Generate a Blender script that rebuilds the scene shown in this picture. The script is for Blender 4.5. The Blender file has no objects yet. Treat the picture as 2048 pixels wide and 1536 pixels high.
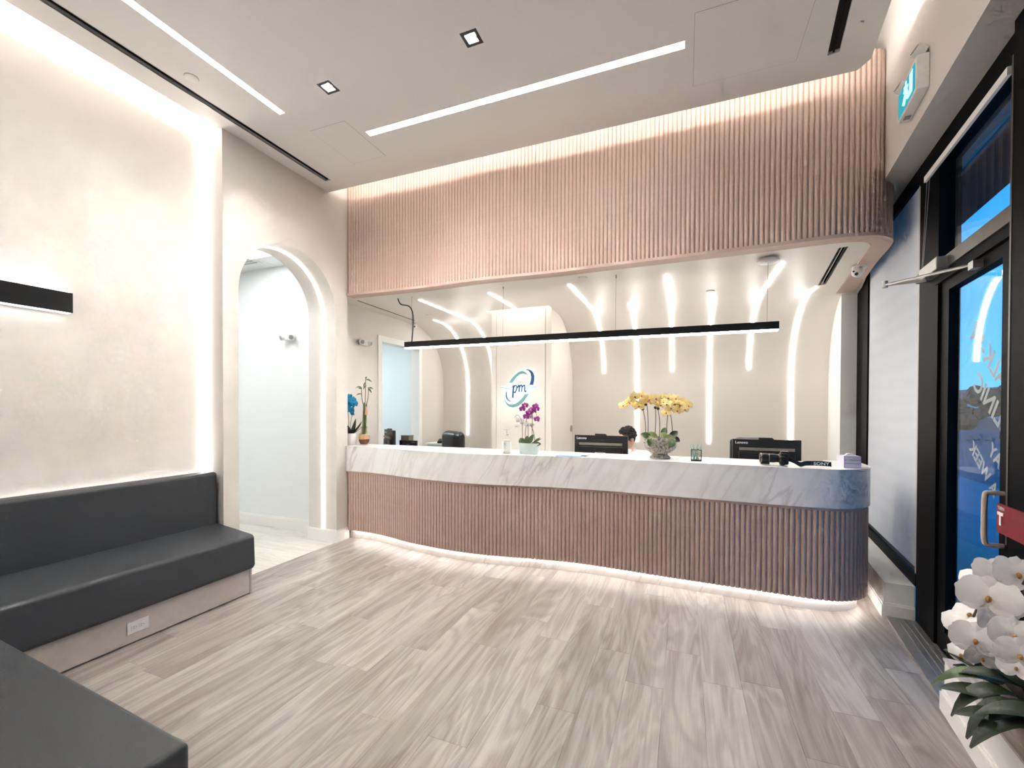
import bpy, bmesh, math, random
from mathutils import Vector, Matrix
R = math.radians
SC = bpy.context.scene
COL = SC.collection
random.seed(7)

# ------------------------------------------------------------------ camera, sky, exposure
def make_camera():
    y, p, r = R(21.5595), R(-0.597), R(0.150)
    f = Vector((-math.sin(y)*math.cos(p), math.cos(y)*math.cos(p), math.sin(p)))
    rt = Vector((math.cos(y), math.sin(y), 0)); up = rt.cross(f)
    rt, up = rt*math.cos(r)+up*math.sin(r), up*math.cos(r)-rt*math.sin(r)
    m = Matrix((rt, up, -f)).transposed().to_4x4(); m.translation = (0, 0, 1.5)
    cd = bpy.data.cameras.new('camera'); cd.sensor_width = 36.0
    cd.lens = 874.44/2048*36.0; cd.shift_y = 57.6/2048; cd.clip_start = 0.02; cd.clip_end = 400
    co = bpy.data.objects.new('camera', cd); COL.objects.link(co); co.matrix_world = m
    SC.camera = co
make_camera()

def make_world():
    w = bpy.data.worlds.new('dusk_sky'); SC.world = w; w.use_nodes = True
    nt = w.node_tree; nt.nodes.clear()
    out = nt.nodes.new('ShaderNodeOutputWorld'); bg = nt.nodes.new('ShaderNodeBackground')
    tc = nt.nodes.new('ShaderNodeTexCoord'); sp = nt.nodes.new('ShaderNodeSeparateXYZ')
    cr = nt.nodes.new('ShaderNodeValToRGB')
    nt.links.new(tc.outputs['Generated'], sp.inputs[0]); nt.links.new(sp.outputs['Z'], cr.inputs[0])
    e = cr.color_ramp.elements
    e[0].position = 0.0; e[0].color = (0.07, 0.40, 0.85, 1)
    e[1].position = 0.45; e[1].color = (0.005, 0.22, 0.62, 1)
    nt.links.new(cr.outputs[0], bg.inputs[0]); bg.inputs[1].default_value = SKY
    nt.links.new(bg.outputs[0], out.inputs[0])
SKY = 0.8
make_world()
vs = SC.view_settings
vs.view_transform = 'Standard'; vs.look = 'None'; vs.gamma = 1.0; vs.use_curve_mapping = False
vs.exposure = 1.5
SC.cycles.max_bounces = 6; SC.cycles.diffuse_bounces = 4; SC.cycles.glossy_bounces = 3; SC.cycles.transparent_max_bounces = 10
SC.cycles.caustics_reflective = False; SC.cycles.caustics_refractive = False; SC.cycles.sample_clamp_indirect = 15.0; SC.cycles.use_light_tree = False; SC.cycles.use_adaptive_sampling = True; SC.cycles.adaptive_threshold = 0.08; SC.cycles.adaptive_min_samples = 14

LED = 17.0          # radiance of the white strips
WARM = (1.0, 0.972, 0.94)
COOL = (0.93, 0.98, 1.0)

# ------------------------------------------------------------------ materials
MATS = {}
def nodes(name):
    m = bpy.data.materials.new(name); m.use_nodes = True
    nt = m.node_tree; b = nt.nodes['Principled BSDF']; MATS[name] = m
    return m, nt, b
def setp(b, **k):
    for n, v in k.items():
        n = n.replace('_', ' ')
        if n in b.inputs: b.inputs[n].default_value = v
def plain(name, col, rough=0.5, metal=0.0, spec=0.5, var=0.04, scale=40.0, bump=0.0, **k):
    """a base colour with faint noise in tone and relief"""
    m, nt, b = nodes(name)
    tc = nt.nodes.new('ShaderNodeTexCoord'); no = nt.nodes.new('ShaderNodeTexNoise')
    no.inputs['Scale'].default_value = scale; no.inputs['Detail'].default_value = 4
    nt.links.new(tc.outputs['Object'], no.inputs['Vector'])
    cr = nt.nodes.new('ShaderNodeValToRGB'); e = cr.color_ramp.elements
    e[0].position = 0.3; e[1].position = 0.7
    e[0].color = tuple(max(0, c*(1-var)) for c in col)+(1,); e[1].color = tuple(min(1, c*(1+var)) for c in col)+(1,)
    nt.links.new(no.outputs['Fac'], cr.inputs[0]); nt.links.new(cr.outputs[0], b.inputs['Base Color'])
    setp(b, Roughness=rough, Metallic=metal, Specular_IOR_Level=spec, **k)
    if bump:
        bp = nt.nodes.new('ShaderNodeBump'); bp.inputs['Strength'].default_value = bump; bp.inputs['Distance'].default_value = 0.002
        nt.links.new(no.outputs['Fac'], bp.inputs['Height']); nt.links.new(bp.outputs[0], b.inputs['Normal'])
    return m
def glow(name, col, strength):
    m, nt, b = nodes(name)
    setp(b, Base_Color=tuple(0.8*c*c for c in col)+(1,), Emission_Color=tuple(col)+(1,), Emission_Strength=strength, Roughness=0.6)
    return m
def glass(name, tint=(0.95, 0.98, 1.0)):
    """thin pane: clear, with the mirror rising towards grazing view"""
    m = bpy.data.materials.new(name); m.use_nodes = True; MATS[name] = m
    nt = m.node_tree; nt.nodes.clear(); L = nt.links
    out = nt.nodes.new('ShaderNodeOutputMaterial'); mx = nt.nodes.new('ShaderNodeMixShader')
    tr = nt.nodes.new('ShaderNodeBsdfTransparent'); gl = nt.nodes.new('ShaderNodeBsdfGlossy'); lw = nt.nodes.new('ShaderNodeLayerWeight')
    pw = nt.nodes.new('ShaderNodeMath'); pw.operation = 'POWER'; pw.inputs[1].default_value = 5.0
    ma = nt.nodes.new('ShaderNodeMath'); ma.operation = 'MULTIPLY_ADD'; ma.inputs[1].default_value = 0.9; ma.inputs[2].default_value = 0.03
    L.new(lw.outputs['Facing'], pw.inputs[0]); L.new(pw.outputs[0], ma.inputs[0]); L.new(ma.outputs[0], mx.inputs[0])
    gl.inputs['Roughness'].default_value = 0.01; tr.inputs['Color'].default_value = tint+(1,)
    L.new(tr.outputs[0], mx.inputs[1]); L.new(gl.outputs[0], mx.inputs[2]); L.new(mx.outputs[0], out.inputs[0]); return m

plain('wall_paint', (0.685, 0.645, 0.597), 0.55, var=0.01, scale=120, bump=0.02)
plain('wall_white', (0.80, 0.795, 0.775), 0.55, var=0.01, scale=120, bump=0.02)
plain('hall_paint', (0.80, 0.81, 0.80), 0.5, var=0.01, scale=60)
plain('blue_room_paint', (0.70, 0.755, 0.77), 0.6, var=0.01)
plain('ceiling_paint', (0.92, 0.90, 0.875), 0.6, var=0.01, scale=100, bump=0.02)
plain('satin_paint', (0.78, 0.73, 0.66), 0.40, spec=0.5, var=0.01, scale=60)
plain('trim_white', (0.84, 0.82, 0.79), 0.4, var=0.01)
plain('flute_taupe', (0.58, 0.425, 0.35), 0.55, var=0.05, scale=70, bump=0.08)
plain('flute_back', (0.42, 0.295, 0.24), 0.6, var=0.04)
plain('vinyl_charcoal', (0.050, 0.0545, 0.061), 0.48, var=0.12, scale=350, bump=0.25)
plain('laminate_beige', (0.58, 0.52, 0.47), 0.5, var=0.04, scale=25)
plain('black_metal', (0.009, 0.009, 0.009), 0.5, spec=0.25)
plain('frame_black', (0.0035, 0.0035, 0.004), 0.55, spec=0.06)
plain('bronze_and_reflection', (0.10, 0.085, 0.07), 0.4, metal=0.3)  # bronze parts, and the warm reflection painted on the door post
plain('black_plastic', (0.012, 0.012, 0.013), 0.35, spec=0.5)
plain('dark_gap', (0.006, 0.006, 0.006), 0.8)
plain('slot_black', (0.006, 0.006, 0.006), 0.5)
plain('panel_seam', (0.42, 0.40, 0.37), 0.8); plain('seam_grey', (0.30, 0.28, 0.26), 0.8)
plain('white_plastic', (0.82, 0.81, 0.79), 0.35)
plain('chrome', (0.6, 0.58, 0.55), 0.25, metal=1.0)
plain('alu_grey', (0.42, 0.41, 0.39), 0.4, metal=0.8)
plain('leather_black', (0.013, 0.013, 0.014), 0.32, var=0.2, scale=160, bump=0.2)
plain('steel_grey', (0.35, 0.35, 0.35), 0.4, metal=0.6)
plain('leaf_green', (0.075, 0.125, 0.035), 0.4, var=0.35, scale=14)
plain('leaf_dark', (0.022, 0.034, 0.014), 0.4, var=0.4, scale=12)
plain('leaf_lime', (0.26, 0.33, 0.10), 0.45, var=0.3, scale=14)
plain('stem_green', (0.10, 0.13, 0.05), 0.55, var=0.25)
plain('stem_brown', (0.06, 0.045, 0.03), 0.6, var=0.3)
plain('bamboo_green', (0.14, 0.17, 0.06), 0.45, var=0.35, scale=20)
plain('petal_white', (0.86, 0.83, 0.82), 0.6, var=0.04, scale=30)
plain('petal_yellow', (1.0, 0.76, 0.33), 0.6, var=0.10, scale=40)
plain('petal_purple', (0.34, 0.02, 0.28), 0.6, var=0.3, scale=40)
plain('petal_blue', (0.03, 0.40, 0.82), 0.55, var=0.5, scale=30)
plain('lip_red', (0.45, 0.06, 0.08), 0.5); plain('lip_gold', (0.50, 0.24, 0.06), 0.5, var=0.3)
plain('soil', (0.05, 0.04, 0.03), 0.95, var=0.5, scale=60, bump=0.5)
plain('pot_mint', (0.62, 0.72, 0.68), 0.4); plain('pot_white', (0.80, 0.77, 0.75), 0.4)
plain('stone_pot', (0.36, 0.33, 0.29), 0.6, var=0.85, scale=70, bump=0.6)
plain('sand_brown', (0.22, 0.075, 0.04), 0.6, var=0.2); plain('sand_peach', (0.70, 0.42, 0.26), 0.6, var=0.1)
plain('tag_peach', (0.80, 0.50, 0.30), 0.7)
plain('paper', (0.88, 0.88, 0.87), 0.7); plain('paper_blue', (0.30, 0.55, 0.85), 0.6)
plain('label_ink', (0.25, 0.27, 0.32), 0.7)
plain('pen_teal', (0.35, 0.70, 0.68), 0.4); plain('pen_cream', (0.80, 0.74, 0.58), 0.4)
plain('violet_edge', (0.28, 0.20, 0.48), 0.5); plain('tissue_card', (0.72, 0.70, 0.78), 0.6)
plain('skin', (0.62, 0.36, 0.27), 0.5, var=0.05); plain('hair_dark', (0.018, 0.012, 0.009), 0.7, var=0.5, scale=90, bump=0.8)
plain('shirt_white', (0.78, 0.79, 0.80), 0.7, var=0.05, scale=60); plain('eye_dark', (0.02, 0.015, 0.01), 0.3); plain('trouser_navy', (0.02, 0.025, 0.04), 0.8)
plain('sign_teal', (0.17, 0.37, 0.335), 0.4, var=0.02); plain('sign_blue', (0.008, 0.07, 0.18), 0.4, var=0.02)
plain('sign_ink', (0.03, 0.12, 0.24), 0.4)
plain('red_sign', (0.26, 0.022, 0.028), 0.45); plain('letter_frost', (0.62, 0.62, 0.60), 0.8)
plain('asphalt', (0.06, 0.09, 0.12), 0.9, var=0.2, scale=3); plain('pavement', (0.20, 0.24, 0.28), 0.9, var=0.1, scale=4)
plain('far_building', (0.16, 0.15, 0.15), 0.9); plain('far_window', (0.3, 0.4, 0.5), 0.2); plain('tree_dark', (0.008, 0.014, 0.010), 0.9, var=0.4, scale=3)
plain('awning_dark', (0.012, 0.013, 0.016), 0.8)
plain('cabinet_white', (0.74, 0.74, 0.72), 0.45); plain('desk_top', (0.70, 0.66, 0.60), 0.45)
plain('screen_dark', (0.004, 0.005, 0.012), 0.15); plain('screen_red', (0.25, 0.05, 0.06), 0.3)
plain('lens_band', (0.30, 0.27, 0.22), 0.35, metal=0.5); plain('lens_red', (0.35, 0.12, 0.09), 0.4)
glow('led_white', WARM, LED); glow('led_bar', WARM, 23.0); glow('led_bar_long', WARM, 13.0); glow('led_sconce', WARM, 2.8); glow('led_curve', WARM, 7.3); glow('led_arch', (1, 0.97, 0.92), 3.5); glow('led_cool', COOL, 7.5); glow('led_room', COOL, 16.0); glow('led_downlight', (1, 0.97, 0.95), 3000.0)
glow('halo_blue', (0.72, 0.90, 1.0), 0.5); glow('exit_green', (0.02, 0.33, 0.40), 0.38); glow('exit_white', (0.45, 0.95, 1.0), 0.5)
glow('cove_led', WARM, 26.0); glow('edge_led', WARM, 5.2); glow('toe_led', (1.0, 0.95, 0.9), 8.0)
glass('clear_glass'); glass('vase_glass', (0.96, 0.95, 0.90))

def marble(name):
    """white stone with fine grey veins leaning to the right"""
    m, nt, b = nodes(name); L = nt.links
    tc = nt.nodes.new('ShaderNodeTexCoord'); r1 = nt.nodes.new('ShaderNodeMapping'); r1.vector_type = 'POINT'
    r1.inputs['Rotation'].default_value = (0, R(-28), 0); L.new(tc.outputs['Object'], r1.inputs['Vector'])
    mp = nt.nodes.new('ShaderNodeMapping'); mp.inputs['Scale'].default_value = (1.0, 0.6, 0.17); L.new(r1.outputs[0], mp.inputs['Vector'])
    def band(scale, det, dist, w, p):
        n = nt.nodes.new('ShaderNodeTexNoise'); n.inputs['Scale'].default_value = scale; n.inputs['Detail'].default_value = det
        n.inputs['Distortion'].default_value = dist; L.new(mp.outputs[0], n.inputs['Vector'])
        c = nt.nodes.new('ShaderNodeValToRGB'); e = c.color_ramp.elements
        e[0].position = p-w; e[0].color = (0, 0, 0, 1); e[1].position = p+w; e[1].color = (0, 0, 0, 1)
        k = c.color_ramp.elements.new(p); k.color = (1, 1, 1, 1)
        L.new(n.outputs['Fac'], c.inputs[0]); return n, c.outputs[0]
    _, a = band(2.6, 8, 0.25, 0.012, 0.50); _, s = band(6.5, 6, 0.4, 0.07, 0.46)
    gate = nt.nodes.new('ShaderNodeTexNoise'); gate.inputs['Scale'].default_value = 1.9; L.new(tc.outputs['Object'], gate.inputs['Vector'])
    m1 = nt.nodes.new('ShaderNodeMix'); m1.data_type = 'RGBA'; m2 = nt.nodes.new('ShaderNodeMix'); m2.data_type = 'RGBA'
    f1 = nt.nodes.new('ShaderNodeMath'); f1.operation = 'MULTIPLY'; f1.inputs[1].default_value = 0.30
    f2 = nt.nodes.new('ShaderNodeMath'); f2.operation = 'MULTIPLY'
    L.new(s, f1.inputs[0]); L.new(a, f2.inputs[0]); gs = nt.nodes.new('ShaderNodeMath'); gs.operation = 'MULTIPLY_ADD'; gs.inputs[1].default_value = 2.2; gs.inputs[2].default_value = -0.72; gs.use_clamp = True; L.new(gate.outputs['Fac'], gs.inputs[0]); L.new(gs.outputs[0], f2.inputs[1]); L.new(f1.outputs[0], m1.inputs[0]); L.new(f2.outputs[0], m2.inputs[0])
    m1.inputs[6].default_value = (0.86, 0.845, 0.825, 1); m1.inputs[7].default_value = (0.62, 0.57, 0.53, 1)
    L.new(m1.outputs[2], m2.inputs[6]); m2.inputs[7].default_value = (0.46, 0.44, 0.42, 1)
    L.new(m2.outputs[2], b.inputs['Base Color']); setp(b, Roughness=0.28)
marble('marble')

def wood(name, c_dark, c_mid, c_light, rough=0.42, axis='Y', perobj=True):
    """plank: stretched grain, cathedral figure and a tone of its own for every plank"""
    m, nt, b = nodes(name); L = nt.links
    tc = nt.nodes.new('ShaderNodeTexCoord'); oi = nt.nodes.new('ShaderNodeObjectInfo')
    mu = nt.nodes.new('ShaderNodeVectorMath'); mu.operation = 'SCALE'; mu.inputs['Scale'].default_value = 37.0
    cb = nt.nodes.new('ShaderNodeCombineXYZ'); L.new(oi.outputs['Random'], cb.inputs[0]); L.new(oi.outputs['Random'], cb.inputs[1])
    L.new(cb.outputs[0], mu.inputs[0])
    ad = nt.nodes.new('ShaderNodeVectorMath'); L.new(tc.outputs['Object'], ad.inputs[0]); L.new(mu.outputs[0], ad.inputs[1])
    def stretch(sx, sy):
        mp = nt.nodes.new('ShaderNodeMapping')
        mp.inputs['Scale'].default_value = (sx, sy, 1) if axis == 'Y' else (sy, sx, 1)
        L.new(ad.outputs[0], mp.inputs['Vector']); return mp.outputs[0]
    n1 = nt.nodes.new('ShaderNodeTexNoise'); n1.inputs['Scale'].default_value = 1.0; n1.inputs['Detail'].default_value = 5; n1.inputs['Distortion'].default_value = 0.6
    L.new(stretch(9, 0.9), n1.inputs['Vector'])
    wv = nt.nodes.new('ShaderNodeTexNoise'); wv.inputs['Scale'].default_value = 1.0; wv.inputs['Detail'].default_value = 2; wv.inputs['Distortion'].default_value = 1.4
    L.new(stretch(5.0, 0.75), wv.inputs['Vector'])
    sn = nt.nodes.new('ShaderNodeMath'); sn.operation = 'MULTIPLY'; sn.inputs[1].default_value = 34.0; L.new(wv.outputs['Fac'], sn.inputs[0])
    si = nt.nodes.new('ShaderNodeMath'); si.operation = 'SINE'; L.new(sn.outputs[0], si.inputs[0])
    n2 = nt.nodes.new('ShaderNodeTexNoise'); n2.inputs['Scale'].default_value = 1.0; n2.inputs['Detail'].default_value = 3
    L.new(stretch(95, 3.2), n2.inputs['Vector'])
    t = nt.nodes.new('ShaderNodeMath'); t.operation = 'MULTIPLY_ADD'; t.inputs[1].default_value = 0.085; L.new(si.outputs[0], t.inputs[0]); s1 = nt.nodes.new('ShaderNodeMath'); s1.operation = 'MULTIPLY_ADD'; s1.inputs[1].default_value = 0.72; s1.inputs[2].default_value = 0.10; L.new(n1.outputs['Fac'], s1.inputs[0]); L.new(s1.outputs[0], t.inputs[2])
    u = nt.nodes.new('ShaderNodeMath'); u.operation = 'MULTIPLY_ADD'; u.inputs[1].default_value = 0.34; L.new(n2.outputs['Fac'], u.inputs[0]); L.new(t.outputs[0], u.inputs[2])
    v = nt.nodes.new('ShaderNodeMath'); v.operation = 'MULTIPLY_ADD'; v.inputs[1].default_value = 0.20 if perobj else 0.0; L.new(oi.outputs['Random'], v.inputs[0]); L.new(u.outputs[0], v.inputs[2])
    cr = nt.nodes.new('ShaderNodeValToRGB'); e = cr.color_ramp.elements
    e[0].position = 0.46; e[0].color = c_dark+(1,); e[1].position = 1.0; e[1].color = c_light+(1,)
    k = cr.color_ramp.elements.new(0.74); k.color = c_mid+(1,)
    L.new(v.outputs[0], cr.inputs[0]); L.new(cr.outputs[0], b.inputs['Base Color']); setp(b, Roughness=rough, Specular_IOR_Level=0.4)
    bp = nt.nodes.new('ShaderNodeBump'); bp.inputs['Strength'].default_value = 0.12; bp.inputs['Distance'].default_value = 0.001
    L.new(n2.outputs['Fac'], bp.inputs['Height']); L.new(bp.outputs[0], b.inputs['Normal'])
wood('plank_oak', (0.195, 0.165, 0.145), (0.315, 0.281, 0.257), (0.435, 0.40, 0.372))
wood('hall_oak', (0.50, 0.47, 0.42), (0.60, 0.57, 0.52), (0.68, 0.65, 0.60), axis='X')
wood('whitewash', (0.30, 0.21, 0.16), (0.62, 0.54, 0.48), (0.80, 0.75, 0.70), rough=0.6, perobj=False)

def blind_mat():
    m, nt, b = nodes('blind_fabric'); L = nt.links
    tc = nt.nodes.new('ShaderNodeTexCoord'); mp = nt.nodes.new('ShaderNodeMapping'); mp.inputs['Scale'].default_value = (1, 1, 1)
    wv = nt.nodes.new('ShaderNodeTexWave'); wv.bands_direction = 'Z'; wv.inputs['Scale'].default_value = 2.2; wv.inputs['Distortion'].default_value = 1.5
    L.new(tc.outputs['Object'], mp.inputs[0]); L.new(mp.outputs[0], wv.inputs['Vector'])
    cr = nt.nodes.new('ShaderNodeValToRGB'); cr.color_ramp.elements[0].color = (0.74, 0.74, 0.74, 1); cr.color_ramp.elements[1].color = (0.78, 0.78, 0.78, 1)
    L.new(wv.outputs['Fac'], cr.inputs[0]); L.new(cr.outputs[0], b.inputs['Base Color']); setp(b, Roughness=0.8)
    out = nt.nodes['Material Output']; tr = nt.nodes.new('ShaderNodeBsdfTranslucent'); tr.inputs[0].default_value = (0.8, 0.82, 0.85, 1)
    mx = nt.nodes.new('ShaderNodeMixShader'); mx.inputs[0].default_value = 0.3
    L.new(b.outputs[0], mx.inputs[1]); L.new(tr.outputs[0], mx.inputs[2]); L.new(mx.outputs[0], out.inputs[0])
blind_mat()

# ------------------------------------------------------------------ mesh helpers
class MB:
    def __init__(s): s.v = []; s.f = []
    def quad(s, *p):
        i = len(s.v); s.v += [tuple(q) for q in p]; s.f.append(tuple(range(i, i+len(p)))); return s
    def box(s, x0, x1, y0, y1, z0, z1):
        i = len(s.v); s.v += [(x, y, z) for z in (z0, z1) for x, y in ((x0, y0), (x1, y0), (x1, y1), (x0, y1))]
        for f in ((3, 2, 1, 0), (4, 5, 6, 7), (0, 1, 5, 4), (1, 2, 6, 5), (2, 3, 7, 6), (3, 0, 4, 7)): s.f.append(tuple(i+k for k in f))
        return s
    def prism(s, poly, a0, a1, axis='z'):
        """poly: 2-D outline (counter-clockwise); extruded from a0 to a1 along the axis"""
        i = len(s.v); n = len(poly)
        put = {'z': lambda p, a: (p[0], p[1], a), 'y': lambda p, a: (p[0], a, p[1]), 'x': lambda p, a: (a, p[0], p[1])}[axis]
        s.v += [put(p, a0) for p in poly]+[put(p, a1) for p in poly]
        s.f.append(tuple(range(i+n-1, i-1, -1))); s.f.append(tuple(range(i+n, i+2*n)))
        for k in range(n): s.f.append((i+k, i+(k+1) % n, i+n+(k+1) % n, i+n+k))
        return s
    def tube(s, path, r, n=8, cap=True):
        path = [Vector(p) for p in path]; rs = r if isinstance(r, (list, tuple)) else [r]*len(path)
        i = len(s.v); ref = None
        for k, p in enumerate(path):
            t = (path[min(k+1, len(path)-1)]-path[max(k-1, 0)]).normalized()
            if ref is None: ref = t.orthogonal().normalized()
            ref = (ref-t*ref.dot(t)).normalized(); b = t.cross(ref)
            for j in range(n):
                a = 2*math.pi*j/n; s.v.append(tuple(p+(ref*math.cos(a)+b*math.sin(a))*rs[k]))
        for k in range(len(path)-1):
            for j in range(n): s.f.append((i+k*n+j, i+k*n+(j+1) % n, i+(k+1)*n+(j+1) % n, i+(k+1)*n+j))
        if cap:
            s.f.append(tuple(range(i+n-1, i-1, -1))); e = i+(len(path)-1)*n; s.f.append(tuple(range(e, e+n)))
        return s
    def lathe(s, prof, n=24, c=(0, 0, 0), sx=1.0, sy=1.0):
        i = len(s.v)
        for r, z in prof:
            for j in range(n):
                a = 2*math.pi*j/n; s.v.append((c[0]+r*sx*math.cos(a), c[1]+r*sy*math.sin(a), c[2]+z))
        for k in range(len(prof)-1):
            for j in range(n): s.f.append((i+k*n+j, i+k*n+(j+1) % n, i+(k+1)*n+(j+1) % n, i+(k+1)*n+j))
        s.f.append(tuple(range(i+n-1, i-1, -1))); e = i+(len(prof)-1)*n; s.f.append(tuple(range(e, e+n)))
        return s
    def ball(s, c, r, n=10, m=7):
        if not isinstance(r, (tuple, list)): r = (r, r, r)
        i = len(s.v)
        for k in range(m+1):
            ph = math.pi*k/m
            for j in range(n):
                a = 2*math.pi*j/n; s.v.append((c[0]+r[0]*math.sin(ph)*math.cos(a), c[1]+r[1]*math.sin(ph)*math.sin(a), c[2]+r[2]*math.cos(ph)))
        for k in range(m):
            for j in range(n): s.f.append((i+k*n+j, i+(k+1)*n+j, i+(k+1)*n+(j+1) % n, i+k*n+(j+1) % n))
        return s
    def strip(s, pts, offs, t):
        """ribbon solid: pts centre line, offs half-width vector, t thickness vector"""
        i = len(s.v); o = Vector(offs)
        for k, p in enumerate(pts):
            tv = Vector(t[k] if isinstance(t[0], (tuple, list, Vector)) else t); p = Vector(p)
            s.v += [tuple(p-o), tuple(p+o), tuple(p+o+tv), tuple(p-o+tv)]
        for k in range(len(pts)-1):
            for j in range(4): s.f.append((i+4*k+j, i+4*k+(j+1) % 4, i+4*k+4+(j+1) % 4, i+4*k+4+j))
        e = i+4*(len(pts)-1); s.f.append((i+3, i+2, i+1, i)); s.f.append((e, e+1, e+2, e+3)); return s
    def mesh(s, name):
        m = bpy.data.meshes.new(name); m.from_pydata(s.v, [], s.f)
        bm = bmesh.new(); bm.from_mesh(m); bmesh.ops.remove_doubles(bm, verts=bm.verts, dist=1e-6)
        bmesh.ops.recalc_face_normals(bm, faces=bm.faces); bm.to_mesh(m); bm.free(); return m
def obj(name, mb, mat, parent=None, smooth=False, bevel=0, seg=3, loc=None, rz=0.0, label=None):
    me = mb.mesh(name) if isinstance(mb, MB) else mb
    if mat and not me.materials: me.materials.append(MATS[mat])
    o = bpy.data.objects.new(name, me); COL.objects.link(o)
    if smooth:
        me.polygons.foreach_set('use_smooth', [True]*len(me.polygons))
        try: me.set_sharp_from_angle(angle=R(40))
        except Exception: pass
    if bevel:
        b = o.modifiers.new('bevel', 'BEVEL'); b.width = bevel; b.segments = seg; b.limit_method = 'ANGLE'; b.angle_limit = R(40)
        me.polygons.foreach_set('use_smooth', [True]*len(me.polygons)); o.modifiers.new('wn', 'WEIGHTED_NORMAL')
    if parent: o.parent = parent
    if loc: o.location = loc
    if rz: o.rotation_euler[2] = rz
    if label: o['label'] = label
    return o
def thing(name, label, cat, loc=(0, 0, 0), rz=0.0, group=None, kind=None):
    o = bpy.data.objects.new(name, None); COL.objects.link(o); o.empty_display_size = 0.05
    o.location = loc; o.rotation_euler[2] = rz
    return tag(o, label, cat, group, kind)
def tag(o, label=None, cat=None, group=None, kind=None):
    if label: o['label'] = label
    if cat: o['category'] = cat
    if group: o['group'] = group
    if kind: o['kind'] = kind
    return o
def struct(name, mb, mat, label=None, cat=None, **k):
    return tag(obj(name, mb, mat, **k), label, cat, None, 'structure')
def cut(o, cutters):
    """subtract boxes / prisms from a mesh, for good"""
    tmp = []
    for c in cutters:
        co = bpy.data.objects.new('cutter', c.mesh('cutter')); COL.objects.link(co); tmp.append(co)
        md = o.modifiers.new('cut', 'BOOLEAN'); md.object = co; md.operation = 'DIFFERENCE'; md.solver = 'EXACT'
    dg = bpy.context.evaluated_depsgraph_get(); me = bpy.data.meshes.new_from_object(o.evaluated_get(dg))
    o.modifiers.clear(); old = o.data; o.data = me
    for co in tmp:
        cm = co.data; bpy.data.objects.remove(co); bpy.data.meshes.remove(cm)
    bpy.data.meshes.remove(old); return o
def text_mesh(body, size, ext=0.001, align='LEFT', shear=0.0, bold=0.0):
    c = bpy.data.curves.new('text', 'FONT'); c.body = body; c.size = size; c.extrude = ext; c.align_x = align; c.shear = shear; c.offset = bold
    c.resolution_u = 3
    o = bpy.data.objects.new('text', c); COL.objects.link(o)
    dg = bpy.context.evaluated_depsgraph_get(); me = bpy.data.meshes.new_from_object(o.evaluated_get(dg))
    bpy.data.objects.remove(o); bpy.data.curves.remove(c); return me
def spline(ctrl, n=12):
    P = [Vector(p) for p in ctrl]; out = []
    for i in range(len(P)-1):
        p0 = P[max(i-1, 0)]; p1 = P[i]; p2 = P[i+1]; p3 = P[min(i+2, len(P)-1)]
        for k in range(n):
            t = k/n
            out.append(0.5*((2*p1)+(p2-p0)*t+(2*p0-5*p1+4*p2-p3)*t*t+(3*p1-p0-3*p2+p3)*t**3))
    out.append(P[-1]); return out
def resample(pts, step):
    """points and unit tangents at equal arc length"""
    acc = [0.0]
    for a, b in zip(pts, pts[1:]): acc.append(acc[-1]+(b-a).length)
    n = int(acc[-1]/step); res = []; j = 0
    for k in range(n+1):
        d = k*step
        while j < len(pts)-2 and acc[j+1] < d: j += 1
        t = (d-acc[j])/max(1e-9, acc[j+1]-acc[j]); res.append((pts[j].lerp(pts[j+1], min(t, 1)), (pts[j+1]-pts[j]).normalized()))
    return res
def ribbon(mb, pts, z0, z1, out0, out1):
    """solid wall following a plan curve, from offset out0 to out1 (positive = towards the visitor)"""
    i = len(mb.v); n = len(pts)
    for k, p in enumerate(pts):
        t = (pts[min(k+1, n-1)]-pts[max(k-1, 0)]).normalized(); nn = Vector((t.y, -t.x))
        a = Vector((p.x, p.y))+nn*out1; b = Vector((p.x, p.y))+nn*out0
        mb.v += [(a.x, a.y, z0), (a.x, a.y, z1), (b.x, b.y, z1), (b.x, b.y, z0)]
    for k in range(n-1):
        for j in range(4): mb.f.append((i+4*k+j, i+4*k+(j+1) % 4, i+4*k+4+(j+1) % 4, i+4*k+4+j))
    e = i+4*(n-1); mb.f.append((i+3, i+2, i+1, i)); mb.f.append((e, e+1, e+2, e+3)); return mb

AR = R(7.0)                                        # the street front runs 7 degrees off the room
def rw(s, t, z): return Vector((s*math.cos(AR)+t*math.sin(AR), -s*math.sin(AR)+t*math.cos(AR), z))

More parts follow.
